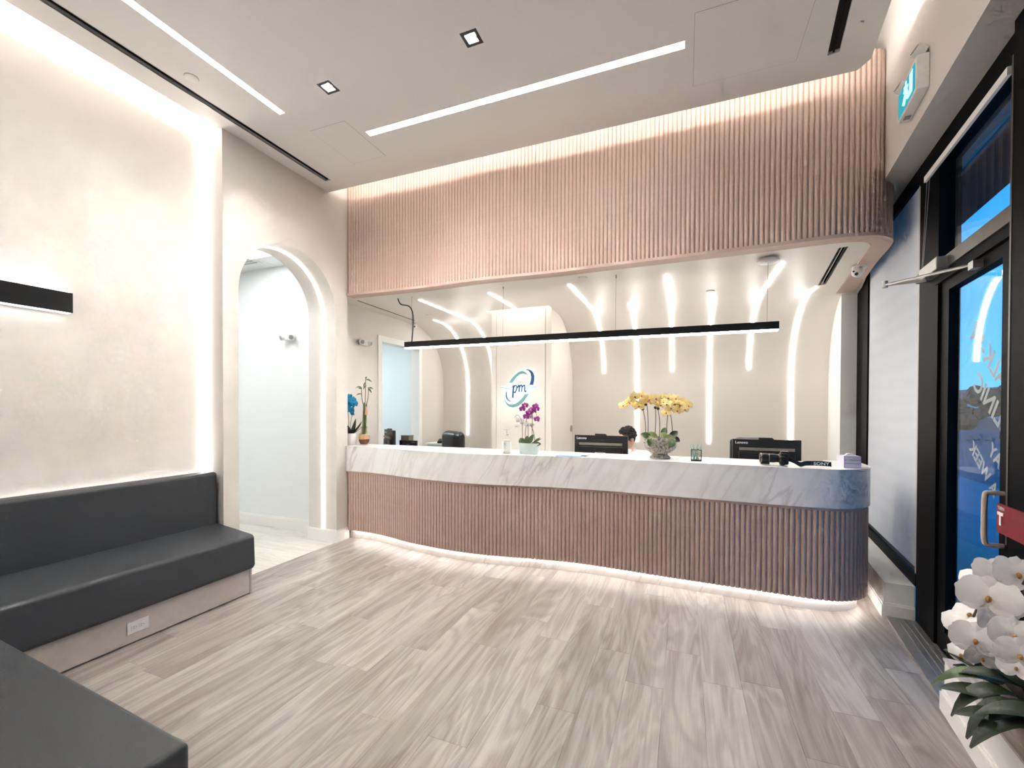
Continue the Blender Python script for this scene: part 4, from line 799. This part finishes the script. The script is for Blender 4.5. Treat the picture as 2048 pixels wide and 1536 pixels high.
# ------------------------------------------------------------------ things on the counter
def build_counter_things():
    s = thing('sanitiser_bottle', 'clear pump bottle of hand sanitiser with a printed label on the counter', 'bottle', (-1.608, 3.93, TOP))
    obj('bottle', MB().lathe([(0.040, 0), (0.043, 0.006), (0.043, 0.135), (0.036, 0.15), (0.018, 0.162), (0.016, 0.172)], 24), 'vase_glass', s, smooth=True)
    obj('gel', MB().lathe([(0.038, 0.004), (0.040, 0.008), (0.040, 0.128), (0.02, 0.132)], 22), 'white_plastic', s, smooth=True)
    lb = obj('label', MB().lathe([(0.0436, 0.025), (0.0436, 0.115)], 24), 'paper', s, smooth=True)
    for k, (w, h) in enumerate(((0.022, 0.004), (0.014, 0.006), (0.026, 0.002), (0.024, 0.002), (0.026, 0.002), (0.018, 0.002))): obj('print_line', MB().box(-w/2, w/2, -0.0447, -0.0437, 0.1-k*0.013, 0.1-k*0.013+h), 'label_ink', lb)
    obj('pump', MB().lathe([(0.018, 0.172), (0.018, 0.188), (0.008, 0.192), (0.006, 0.225)], 18), 'white_plastic', s, smooth=True)
    obj('nozzle', MB().box(-0.034, 0.018, -0.009, 0.009, 0.225, 0.240), 'white_plastic', s, bevel=0.004)
    p = thing('paper_stack', 'small stack of white papers with a blue edge on the counter', 'papers', (-1.0, 3.935, TOP), R(4))
    obj('bottom_sheet', MB().box(-0.10, 0.13, -0.07, 0.13, 0, 0.006), 'paper_blue', p); obj('sheet', MB().box(-0.095, 0.13, -0.055, 0.15, 0.006, 0.014), 'paper', p)
    o = obj('sheet', MB().box(-0.05, 0.18, -0.02, 0.16, 0.014, 0.020), 'paper', p); o.rotation_euler[2] = R(-6)
    c = thing('pen_cup', 'small black mesh pen cup right of the yellow orchids', 'pen cup', (0.092, 3.985, TOP))
    obj('base', MB().box(-0.040, 0.040, -0.032, 0.032, 0, 0.008), 'black_metal', c)
    fr = MB()
    for x in (-0.039, 0.039):
        for y in (-0.031, 0.031): fr.tube([(x, y, 0), (x, y, 0.094)], 0.0022, 5)
    for z in (0.093,):
        for a, b in (((-0.039, -0.031), (0.039, -0.031)), ((0.039, -0.031), (0.039, 0.031)), ((0.039, 0.031), (-0.039, 0.031)), ((-0.039, 0.031), (-0.039, -0.031))): fr.tube([(*a, z), (*b, z)], 0.0028, 5)
    obj('frame', fr, 'black_metal', c)
    ms = MB()
    for k in range(9):
        x = -0.035+k*0.00875
        for y in (-0.031, 0.031): ms.tube([(x, y, 0.008), (x, y, 0.092)], 0.0006, 4)
    for k in range(9):
        for y in (-0.031, 0.031): ms.tube([(-0.039, y, 0.012+k*0.0092), (0.039, y, 0.012+k*0.0092)], 0.0006, 4)
    tag(obj('wire_mesh', ms, 'black_metal', c), kind='stuff')
    for k, (x0, x1, y, mt, lab) in enumerate(((-0.012, -0.040, 0.0, 'pen_teal', 'leftmost teal pen leaning in the black pen cup'), (0.022, -0.022, -0.012, 'pen_cream', 'wide cream pen slanting across the black pen cup'), (-0.020, 0.008, 0.014, 'pen_teal', 'upright teal pen in the middle of the pen cup'), (0.012, 0.030, 0.0, 'pen_cream', 'thin cream pen at the right of the pen cup'), (0.0, 0.040, 0.016, 'pen_teal', 'rightmost teal pen leaning in the black pen cup'))):
        q = thing('pen', lab, 'pen', (0.092, 3.985, TOP), group='pens in the mesh cup')
        obj('barrel', MB().tube([(x0, y, 0.010), (x1, y, 0.118)], 0.0052, 8), mt, q, smooth=True); d = (x1-x0)/0.108
        obj('cap', MB().tube([(x1, y, 0.118), (x1+d*0.02, y, 0.138)], [0.0056, 0.003], 8), mt, q, smooth=True)
    t = thing('tissue_box', 'white tissue box with violet edging at the right end of the counter', 'tissue box', (1.150, 3.99, TOP), R(9))
    obj('carton', MB().box(-0.055, 0.055, -0.055, 0.055, 0, 0.088), 'tissue_card', t)
    e = MB()
    for z in (0.0, 0.032, 0.056, 0.085): e.box(-0.0558, 0.0558, -0.0558, -0.055, z, z+0.0032)
    for x in (-0.0558, 0.0525): e.box(x, x+0.0033, -0.0559, -0.055, 0, 0.088)
    obj('edging', e, 'violet_edge', t)
    obj('tissue', MB().prism([(-0.03, 0.088), (0.04, 0.088), (0.025, 0.10), (0.005, 0.106), (-0.012, 0.104)], -0.012, 0.012, 'y'), 'paper', t, bevel=0.003)
    # camera lying on its side with strap
    k = thing('photo_camera', 'black photo camera with a long zoom lens lying on the counter', 'camera', (0.655, 3.905, TOP+0.006))
    lens = [(0.036, 0), (0.038, 0.01), (0.036, 0.05), (0.034, 0.055), (0.034, 0.10), (0.031, 0.105), (0.031, 0.135), (0.029, 0.14)]
    lo = obj('lens', MB().lathe(lens, 28), 'black_plastic', k, smooth=True); lo.rotation_euler = (0, R(90), 0); lo.location = (-0.105, 0, 0.048)
    for z, r, mt in ((0.125, 0.0318, 'lens_red'), (0.004, 0.0385, 'lens_band'), (0.058, 0.0347, 'lens_band')):
        ro = obj('ring', MB().lathe([(r, z), (r, z+0.007)], 28), mt, lo, smooth=True)
    obj('lens_foot', MB().box(-0.10, -0.04, -0.02, 0.02, 0.0, 0.018), 'black_plastic', k, bevel=0.004)
    obj('body', MB().box(0.03, 0.085, -0.045, 0.045, 0.004, 0.09), 'black_plastic', k, bevel=0.010); obj('viewfinder', MB().box(0.035, 0.09, -0.02, 0.02, 0.085, 0.104), 'black_plastic', k, bevel=0.008)
    obj('grip', MB().box(0.020, 0.06, -0.062, -0.03, 0.0, 0.07), 'black_plastic', k, bevel=0.012)
    st = MB(); pth = spline([(0.08, -0.01, 0.05), (0.12, -0.03, 0.035), (0.16, -0.035, 0.012), (0.20, -0.03, 0.022), (0.30, -0.02, 0.024), (0.36, -0.02, 0.020)], 6)
    sp = obj('strap', MB().strip(pth, (0, 0.004, 0.017), (0, 0.002, 0)), 'black_plastic', k)
    tx = obj('lettering', text_mesh('SONY', 0.030, 0.0003, bold=0.0006), 'paper', sp); tx.matrix_local = Matrix(((1.25, 0, 0, 0.245), (0.06, 0, -1, -0.0295), (0, 1, 0, 0.012), (0, 0, 0, 1)))
    tr = obj('strap_mark', MB().box(0.228, 0.232, -0.0305, -0.029, 0.008, 0.038), 'red_sign', sp)
build_counter_things()

# ------------------------------------------------------------------ behind the counter
def monitor(lab, loc, rz, w=0.56):
    m = thing('monitor', lab, 'monitor', loc, rz, 'black computer monitors behind the counter')
    obj('housing', MB().box(-w/2, w/2, -0.02, 0.015, 0.14, 0.475), 'black_plastic', m, bevel=0.004); obj('screen', MB().box(-w/2+0.012, w/2-0.012, 0.015, 0.017, 0.155, 0.465), 'screen_dark', m)
    bp = obj('back_cover', MB().box(-w/2+0.05, w/2-0.05, -0.045, -0.02, 0.15, 0.36), 'black_plastic', m, bevel=0.01)
    obj('vent_bar', MB().box(-w/2+0.055, w/2-0.055, -0.047, -0.038, 0.372, 0.398), 'lens_band', m)
    obj('webcam', MB().prism([(-0.06, 0.475), (0.065, 0.475), (0.05, 0.492), (-0.06, 0.492)], -0.022, 0.012, 'y'), 'black_plastic', m)
    obj('neck', MB().prism([(-0.035, 0.30), (-0.012, 0.26), (-0.012, 0.01), (0.012, 0.01), (0.012, 0.26), (0.035, 0.30)], -0.06, -0.045, 'y'), 'steel_grey', m)
    obj('hinge', MB().box(-0.055, -0.028, -0.05, -0.044, 0.285, 0.297).box(0.028, 0.055, -0.05, -0.044, 0.285, 0.297), 'white_plastic', m); obj('foot', MB().box(-0.11, 0.11, -0.14, 0.06, 0, 0.012), 'black_plastic', m, bevel=0.004)
    tx = obj('lettering', text_mesh('Lenovo', 0.036, 0.0004, bold=0.0006), 'paper', m); tx.matrix_local = Matrix(((1, 0, 0, -w/2+0.022), (0, 0, -1, -0.0213), (0, 1, 0, 0.432), (0, 0, 0, 1)))
    return m
def office_chair(lab, loc, rz):
    c = thing('office_chair', lab, 'chair', loc, rz, 'black office chairs behind the counter')
    prof = [(-0.03, 0.50), (0.06, 0.50), (0.075, 0.70), (0.055, 0.95), (0.035, 1.15), (-0.005, 1.19), (-0.045, 1.15), (-0.04, 0.9)]
    obj('backrest', MB().prism(prof, -0.21, 0.21, 'x'), 'leather_black', c, bevel=0.055, seg=6)
    obj('headrest', MB().box(-0.20, 0.20, -0.095, 0.085, 0.92, 1.20), 'leather_black', c, bevel=0.085, seg=6)
    obj('seat', MB().box(-0.25, 0.25, -0.50, 0.03, 0.44, 0.54), 'leather_black', c, bevel=0.04, seg=4)
    for s in (-1, 1):
        obj('armrest', MB().box(s*0.28-0.03, s*0.28+0.03, -0.38, -0.02, 0.68, 0.71), 'black_plastic', c, bevel=0.012); obj('arm_post', MB().tube([(s*0.26, -0.2, 0.47), (s*0.28, -0.2, 0.68)], 0.018, 8), 'black_plastic', c)
    obj('gas_post', MB().tube([(0, -0.22, 0.10), (0, -0.22, 0.45)], 0.028, 12), 'steel_grey', c)
    for k in range(5):
        a = R(72*k+18); e = (0.30*math.cos(a), -0.22+0.30*math.sin(a)); obj('leg', MB().tube([(0, -0.22, 0.12), (*e, 0.075)], [0.03, 0.018], 8), 'black_plastic', c); obj('caster', MB().ball((*e, 0.03), 0.03, 10, 7), 'black_plastic', c)
def build_person():
    p = thing('person', 'seated person with short dark curly hair in a white shirt behind the middle monitor', 'person', (-0.585, 5.06, 0), R(-12))
    # body: one skinned surface, seated, facing the desk (-Y), forearms on the desk top
    V = [(0, 0.02, 0.52), (0, 0.03, 0.66), (0, 0.02, 0.84), (0, 0.0, 0.985), (0, -0.02, 1.04), (0, -0.035, 1.10),
         (0.175, 0.0, 0.975), (0.21, -0.08, 0.80), (0.16, -0.28, 0.765), (0.12, -0.36, 0.765), (-0.175, 0.0, 0.975), (-0.21, -0.08, 0.80), (-0.16, -0.28, 0.765), (-0.12, -0.36, 0.765),
         (0.10, 0.0, 0.50), (0.12, -0.42, 0.50), (0.12, -0.44, 0.12), (0.12, -0.54, 0.05), (-0.10, 0.0, 0.50), (-0.12, -0.42, 0.50), (-0.12, -0.44, 0.12), (-0.12, -0.54, 0.05)]
    E = [(0, 1), (1, 2), (2, 3), (3, 4), (4, 5), (3, 6), (6, 7), (7, 8), (8, 9), (3, 10), (10, 11), (11, 12), (12, 13), (0, 14), (14, 15), (15, 16), (16, 17), (0, 18), (18, 19), (19, 20), (20, 21)]
    rad = [0.14, 0.13, 0.14, 0.11, 0.06, 0.055, 0.065, 0.05, 0.04, 0.032, 0.065, 0.05, 0.04, 0.032, 0.09, 0.07, 0.05, 0.04, 0.09, 0.07, 0.05, 0.04]
    me = bpy.data.meshes.new('body'); me.from_pydata(V, E, [])
    o = obj('body', me, 'skin', p); sk = o.modifiers.new('skin', 'SKIN')
    for i, r in enumerate(rad): me.skin_vertices[0].data[i].radius = (r, r*0.85 if i < 4 else r)
    me.skin_vertices[0].data[0].use_root = True
    sb = o.modifiers.new('sub', 'SUBSURF'); sb.levels = 1; sb.render_levels = 2
    def bake(ob):
        dg = bpy.context.evaluated_depsgraph_get(); m2 = bpy.data.meshes.new_from_object(ob.evaluated_get(dg)); ob.modifiers.clear(); old = ob.data; ob.data = m2; bpy.data.meshes.remove(old)
        m2.polygons.foreach_set('use_smooth', [True]*len(m2.polygons)); return ob
    bake(o)
    if not o.data.materials: o.data.materials.append(MATS['skin'])
    def shell(name, mat, idx, grow, trim=None):
        vv = [V[i] for i in idx]; ed = [(idx.index(a), idx.index(b)) for a, b in E if a in idx and b in idx]
        m = bpy.data.meshes.new(name); m.from_pydata(vv, ed, []); ob = obj(name, m, mat, p); ob.modifiers.new('skin', 'SKIN')
        for k, i in enumerate(idx): r = rad[i]+grow; m.skin_vertices[0].data[k].radius = (r, r*0.87 if i < 4 else r)
        m.skin_vertices[0].data[0].use_root = True
        q = ob.modifiers.new('sub', 'SUBSURF'); q.levels = 1; q.render_levels = 2; bake(ob)
        if not ob.data.materials: ob.data.materials.append(MATS[mat])
    shell('shirt', 'shirt_white', [0, 1, 2, 3, 6, 7, 8, 10, 11, 12], 0.030); shell('trousers', 'trouser_navy', [0, 14, 15, 16, 18, 19, 20], 0.014)
    obj('collar', MB().lathe([(0.080, 0.985), (0.074, 1.045), (0.064, 1.05), (0.066, 0.98)], 20, (0, -0.012, 0)), 'shirt_white', p, smooth=True)
    # hands with fingers, resting on the desk
    for s in (-1, 1):
        h = MB().ball((s*0.115, -0.40, 0.765), (0.040, 0.048, 0.016), 12, 8)
        for k, (dx, L) in enumerate(((-0.027, 0.060), (-0.009, 0.072), (0.010, 0.068), (0.028, 0.052))): h.tube([(s*0.115+dx, -0.435, 0.768), (s*0.115+dx*1.15, -0.435-L*0.55, 0.772), (s*0.115+dx*1.15, -0.435-L, 0.760)], [0.009, 0.0085, 0.0065], 8)
        h.tube([(s*0.115-s*0.032, -0.385, 0.765), (s*0.115-s*0.055, -0.415, 0.764), (s*0.115-s*0.062, -0.44, 0.760)], [0.011, 0.0095, 0.0075], 8)
        obj('hand', h, 'skin', p, smooth=True)
    # head, looking down to the desk
    hd = bmesh.new(); bmesh.ops.create_uvsphere(hd, u_segments=28, v_segments=20, radius=1.0)
    for v in hd.verts:
        x, y, z = v.co; w = 1.0-0.20*max(0, -z)**1.4*(1 if y > -0.2 else 0.8)
        v.co = Vector((x*0.074*w, y*0.094*(1-0.10*max(0, -z)), z*0.112))
        if y < -0.80 and abs(x) < 0.24 and -0.40 < z < 0.12: v.co.y -= 0.022*(1-abs(x)/0.26)*(1-abs(z+0.14)/0.30)
        if y < -0.55 and z < -0.65: v.co.y -= 0.012
        if y < -0.7 and 0.0 < z < 0.22 and 0.2 < abs(x) < 0.6: v.co.y += 0.008
    hm = bpy.data.meshes.new('head'); hd.to_mesh(hm); hd.free(); hm.materials.append(MATS['skin'])
    head = obj('head', hm, None, p, smooth=True); head.location = (0, -0.055, 1.165); head.rotation_euler = (R(16), 0, R(-38))
    for s in (-1, 1):
        obj('eye', MB().ball((s*0.029, -0.082, 0.006), (0.012, 0.006, 0.008), 10, 7), 'eye_dark', head); obj('ear', MB().ball((s*0.074, 0.012, -0.012), (0.010, 0.022, 0.034), 10, 8), 'skin', head, smooth=True)
    obj('mouth', MB().ball((0, -0.086, -0.058), (0.022, 0.006, 0.006), 10, 6), 'lip_red', head)
    hr = MB().ball((0, 0.014, 0.024), (0.084, 0.096, 0.102), 20, 14); rnd = random.Random(4)
    for k in range(190):
        a = rnd.random()*6.283; e = rnd.uniform(-0.25, 1.0); c = math.sqrt(max(0, 1-e*e)); d = Vector((c*math.cos(a), c*math.sin(a), e))
        if d.y < -0.45 and d.z < 0.45: continue
        hr.ball((d.x*0.084, 0.014+d.y*0.096, 0.030+d.z*0.098), rnd.uniform(0.010, 0.019), 6, 4)
    obj('hair', hr, 'hair_dark', head, smooth=True)
def build_staff_side():
    d = thing('staff_desk', 'lower staff desk top behind the reception counter', 'desk', (0, 0, 0))
    obj('top', MB().box(-3.55, 1.25, 4.225, 4.95, 0.715, 0.74), 'desk_top', d)
    for x in (-3.4, -1.8, -0.2, 1.15): obj('side_panel', MB().box(x-0.012, x+0.012, 4.24, 4.93, 0, 0.715), 'desk_top', d)
    monitor('black monitor seen from behind in front of the seated person', (-0.825, 4.66, 0.74), R(0))
    monitor('black monitor seen from behind at the right, behind the camera', (0.705, 4.66, 0.74), R(0))
    monitor('black monitor at the far left in front of the doorway', (-3.50, 4.62, 0.745), R(-38), 0.42)
    t = thing('counter_screen', 'low dark touch screen with red bar beside the left monitor', 'screen', (-3.17, 4.56, 0.74), R(-6))
    obj('panel', MB().box(-0.14, 0.12, -0.02, 0.02, 0.10, 0.36), 'black_plastic', t, bevel=0.004); sc = obj('display', MB().box(-0.13, 0.11, -0.022, -0.02, 0.11, 0.35), 'screen_dark', t)
    obj('screen_bar', MB().box(-0.10, 0.03, -0.0235, -0.022, 0.235, 0.255), 'screen_red', sc)
    for k, (x0, x1, z) in enumerate(((-0.06, -0.01, 0.29), (-0.02, 0.02, 0.31), (0.04, 0.05, 0.335), (0.065, 0.075, 0.335), (0.085, 0.10, 0.335), (-0.08, -0.03, 0.275))): obj('screen_text', MB().box(x0, x1, -0.0232, -0.022, z, z+0.005), 'label_ink', sc)
    obj('stand', MB().box(-0.06, 0.05, -0.04, 0.10, 0, 0.11), 'black_plastic', t, bevel=0.01)
    bx = thing('card_box', 'small brown box behind the left monitor', 'box', (-3.33, 4.75, 0.74)); obj('carton', MB().box(-0.06, 0.06, -0.05, 0.05, 0, 0.40), 'lens_band', bx); obj('lid', MB().box(-0.063, 0.063, -0.053, 0.053, 0.40, 0.41), 'lens_band', bx)
    w = thing('low_cabinet', 'low white cabinet behind the black office chair', 'cabinet', (-3.05, 6.0, 0)); obj('body', MB().box(-0.62, -0.24, -0.25, 0.25, 0.06, 0.94), 'cabinet_white', w); obj('top', MB().box(-0.64, -0.22, -0.27, 0.27, 0.94, 0.965), 'cabinet_white', w)
    for x in (-0.60, -0.425): obj('door', MB().box(x, x+0.165, -0.262, -0.25, 0.08, 0.92), 'cabinet_white', w)
    k = thing('card_terminal', 'small black card terminal on the white cabinet', 'card terminal', (-3.47, 5.83, 0.965), R(20)); obj('body', MB().prism([(-0.08, 0), (0.08, 0), (0.08, 0.065), (-0.08, 0.03)], -0.045, 0.045, 'x'), 'black_plastic', k, bevel=0.006); ob = obj('display', MB().box(-0.03, 0.03, 0.0, 0.05, 0.058, 0.060), 'steel_grey', k); ob.rotation_euler[0] = R(12)
    office_chair('black leather office chair with headrest left of the logo column', (-2.845, 5.08, 0), R(152)); office_chair('black office chair mostly hidden behind the right monitor', (0.66, 5.20, 0), R(178))
    build_person()
build_staff_side()

# ------------------------------------------------------------------ sign and fittings
def offset_poly(poly, d):
    n = len(poly); area = sum(poly[i][0]*poly[(i+1) % n][1]-poly[(i+1) % n][0]*poly[i][1] for i in range(n)); sg = 1 if area > 0 else -1; out = []
    for i in range(n):
        a, b, c = Vector(poly[i-1]), Vector(poly[i]), Vector(poly[(i+1) % n]); e1 = (b-a).normalized(); e2 = (c-b).normalized()
        nn = Vector((e1.y+e2.y, -(e1.x+e2.x)))*sg; l = nn.length
        if l < 1e-4: nn = Vector((e1.y, -e1.x))*sg; l = 1
        out.append(tuple(b+nn/l*d))
    return out
def build_sign():
    s = thing('logo_sign', 'round backlit teal and blue pm logo sign on the column', 'sign', (0, 5.44, 0))
    t1 = [(-2.18, 1.839), (-2.142, 1.893), (-2.091, 1.944), (-2.041, 1.981), (-1.995, 1.993), (-1.96, 1.983), (-1.93, 1.959), (-1.908, 1.923), (-1.94, 1.945), (-1.98, 1.955), (-2.026, 1.947), (-2.071, 1.915), (-2.106, 1.873), (-2.132, 1.838)]
    b1 = [(-1.95, 2.009), (-1.911, 2.012), (-1.871, 1.997), (-1.841, 1.966), (-1.825, 1.923), (-1.826, 1.867), (-1.841, 1.806), (-1.89, 1.807), (-1.873, 1.859), (-1.866, 1.91), (-1.876, 1.957), (-1.901, 1.991)]
    b2 = [(-2.209, 1.732), (-2.224, 1.704), (-2.226, 1.666), (-2.216, 1.632), (-2.193, 1.603), (-2.164, 1.59), (-2.141, 1.598), (-2.172, 1.603), (-2.198, 1.627), (-2.211, 1.661), (-2.213, 1.699)]
    t2 = [(-2.255, 1.647), (-2.239, 1.594), (-2.213, 1.551), (-2.172, 1.518), (-2.121, 1.509), (-2.06, 1.522), (-1.999, 1.56), (-1.949, 1.617), (-1.9, 1.687), (-1.952, 1.687), (-1.989, 1.636), (-2.04, 1.589), (-2.09, 1.558), (-2.141, 1.549), (-2.187, 1.558), (-2.224, 1.589)]
    for nm, pl, mt in (('upper_teal_arc', t1, 'sign_teal'), ('upper_blue_arc', b1, 'sign_blue'), ('lower_blue_arc', b2, 'sign_blue'), ('lower_teal_arc', t2, 'sign_teal')):
        o = obj(nm, MB().prism(pl, -0.040, -0.030, 'y'), mt, s); obj('halo', MB().prism(offset_poly(pl, 0.013), -0.0295, -0.012, 'y'), 'halo_blue', o)
    def P(l): return [(x, -0.035, z) for x, z in l]
    strokes = [([(-2.116, 1.802), (-2.119, 1.736), (-2.124, 1.639)], 0.011, 'sign_blue'), ([(-2.116, 1.76), (-2.096, 1.8), (-2.071, 1.792), (-2.07, 1.759), (-2.091, 1.71), (-2.106, 1.717)], 0.0078, 'sign_blue'), ([(-2.06, 1.768), (-2.035, 1.806), (-2.035, 1.716)], 0.0078, 'sign_blue'), ([(-2.033, 1.777), (-2.0, 1.808), (-2.0, 1.716)], 0.0078, 'sign_blue'), ([(-1.997, 1.777), (-1.96, 1.805), (-1.957, 1.758), (-1.952, 1.718), (-1.935, 1.729)], 0.0078, 'sign_blue'),
               ([(-2.302, 1.776), (-2.245, 1.771), (-2.193, 1.761), (-2.157, 1.765), (-2.132, 1.788), (-2.116, 1.802)], 0.003, 'sign_ink'), ([(-1.935, 1.729), (-1.91, 1.762), (-1.88, 1.78), (-1.831, 1.772), (-1.777, 1.783)], 0.003, 'sign_ink')]
    for l, r, mt in strokes:
        pts = spline(P(l), 5); o = obj('script_stroke', MB().tube(pts, r, 8), mt, s, smooth=True); obj('halo', MB().tube([p+Vector((0, 0.022, 0)) for p in pts], r+0.009, 8), 'halo_blue', o, smooth=True)
build_sign()
def emergency_light(lab, loc, rz):
    e = thing('emergency_light', lab, 'emergency light', loc, rz, 'twin head emergency lights')
    obj('housing', MB().box(-0.075, 0.075, -0.05, 0, -0.04, 0.04), 'white_plastic', e, bevel=0.02, seg=4)
    for s in (-1, 1):
        h = obj('lamp_head', MB().tube([(s*0.07, -0.035, 0.0), (s*0.085, -0.075, -0.008)], [0.030, 0.036], 16), 'white_plastic', e, smooth=True); obj('lens', MB().tube([(s*0.0855, -0.0755, -0.008), (s*0.087, -0.079, -0.009)], 0.027, 16), 'steel_grey', h)
def build_fittings():
    emergency_light('white twin emergency light on the hall wall beyond the archway', (-4.52, 4.02, 2.36), 0); emergency_light('white twin emergency light on the wall beside the doorway', (-3.88, 4.55, 2.345), R(90))
    c = thing('dome_camera', 'white turret security camera under the right end of the header', 'security camera', (1.44, 4.78, RZ-0.008)); obj('base', MB().lathe([(0.055, 0.0), (0.055, -0.018), (0.045, -0.025)], 24), 'white_plastic', c, smooth=True); b = obj('ball', MB().ball((-0.015, -0.02, -0.055), 0.048, 18, 12), 'white_plastic', c, smooth=True)
    obj('lens', MB().tube([(-0.035, -0.055, -0.08), (-0.038, -0.062, -0.085)], 0.013, 12), 'black_plastic', b); obj('lens', MB().tube([(-0.052, -0.045, -0.055), (-0.056, -0.051, -0.057)], 0.008, 12), 'black_plastic', b)
    c = thing('dome_camera', 'tiny white security camera high in the left corner behind the counter', 'security camera', (-3.80, 5.62, RZ-0.002)); obj('base', MB().lathe([(0.04, 0.0), (0.04, -0.015)], 20), 'white_plastic', c); b = obj('ball', MB().ball((0, 0, -0.04), 0.035, 14, 10), 'white_plastic', c, smooth=True); obj('lens', MB().tube([(0.01, -0.026, -0.055), (0.012, -0.034, -0.062)], 0.010, 10), 'black_plastic', b)
    for lab, loc in (('flat round cap in the main ceiling beside the left air slot', (-3.255, 2.06, CZ)), ('round sprinkler cap in the reception ceiling above the yellow orchids', (0.253, 5.24, RZ)), ('round sprinkler cap in the reception ceiling near the left light strips', (-3.30, 5.215, RZ)), ('round cap in the reception ceiling just behind the header', (-0.942, 4.26, RZ))):
        o = thing('sprinkler', lab, 'sprinkler', loc, group='flat round ceiling caps'); obj('disc', MB().lathe([(0.042, 0.0), (0.042, -0.006), (0.038, -0.008)], 28), 'ceiling_paint' if loc[2] == CZ else 'satin_paint', o, smooth=True); obj('gap_ring', MB().lathe([(0.044, 0.0), (0.044, -0.001)], 28), 'panel_seam', o)
    for lab, x0, x1, y0, y1 in (('flush access panel outline in the ceiling left of the light bar', -2.95, -2.583, 2.82, 3.35), ('flush access panel outline in the ceiling at the right', 0.04, 0.678, 2.81, 3.44)):
        o = thing('access_panel', lab, 'access panel', ((x0+x1)/2, (y0+y1)/2, CZ), group='flush ceiling access panels'); w, h = (x1-x0)/2, (y1-y0)/2
        obj('panel', MB().box(-w+0.0018, w-0.0018, -h+0.0018, h-0.0018, -0.0015, 0.0), 'ceiling_paint', o)
        g = MB(); g.box(-w, -w+0.0018, -h, h, -0.001, 0); g.box(w-0.0018, w, -h, h, -0.001, 0); g.box(-w, w, -h, -h+0.0018, -0.001, 0); g.box(-w, w, h-0.0018, h, -0.001, 0); obj('seam', g, 'panel_seam', o)
    s = thing('light_switch', 'pale light switch on the pilaster at the right', 'light switch', (1.699, 5.88, 1.52)); obj('plate', MB().box(-0.032, 0.032, -0.006, 0, -0.06, 0.06), 'white_plastic', s, bevel=0.002); obj('rocker', MB().box(-0.017, 0.017, -0.010, -0.006, -0.034, 0.034), 'white_plastic', s)
    d = thing('wall_sensor', 'small round grey wall control on the side of the logo column', 'wall control', (-1.607, 6.50, 1.195)); obj('disc', MB().tube([(0, 0, 0), (0.014, 0, 0)], 0.05, 20), 'alu_grey', d); obj('face', MB().tube([(0.014, 0, 0), (0.017, 0, 0)], 0.042, 20), 'steel_grey', d)
    h = thing('ceiling_grille', 'white air grille in the hall ceiling beyond the archway', 'air vent', (-5.0, 3.62, 3.258)); obj('frame', MB().box(-0.22, 0.22, -0.22, 0.22, -0.006, 0), 'white_plastic', h)
    for k in range(7): obj('louvre', MB().box(-0.19, 0.19, -0.18+k*0.056, -0.155+k*0.056, -0.010, -0.006), 'alu_grey', h)
    tag(obj('hall_air_slot', MB().box(-4.42, -4.385, 2.6, 3.6, 3.252, 3.262), 'slot_black'), 'thin black air slot in the hall ceiling beyond the archway', 'air vent')
build_fittings()
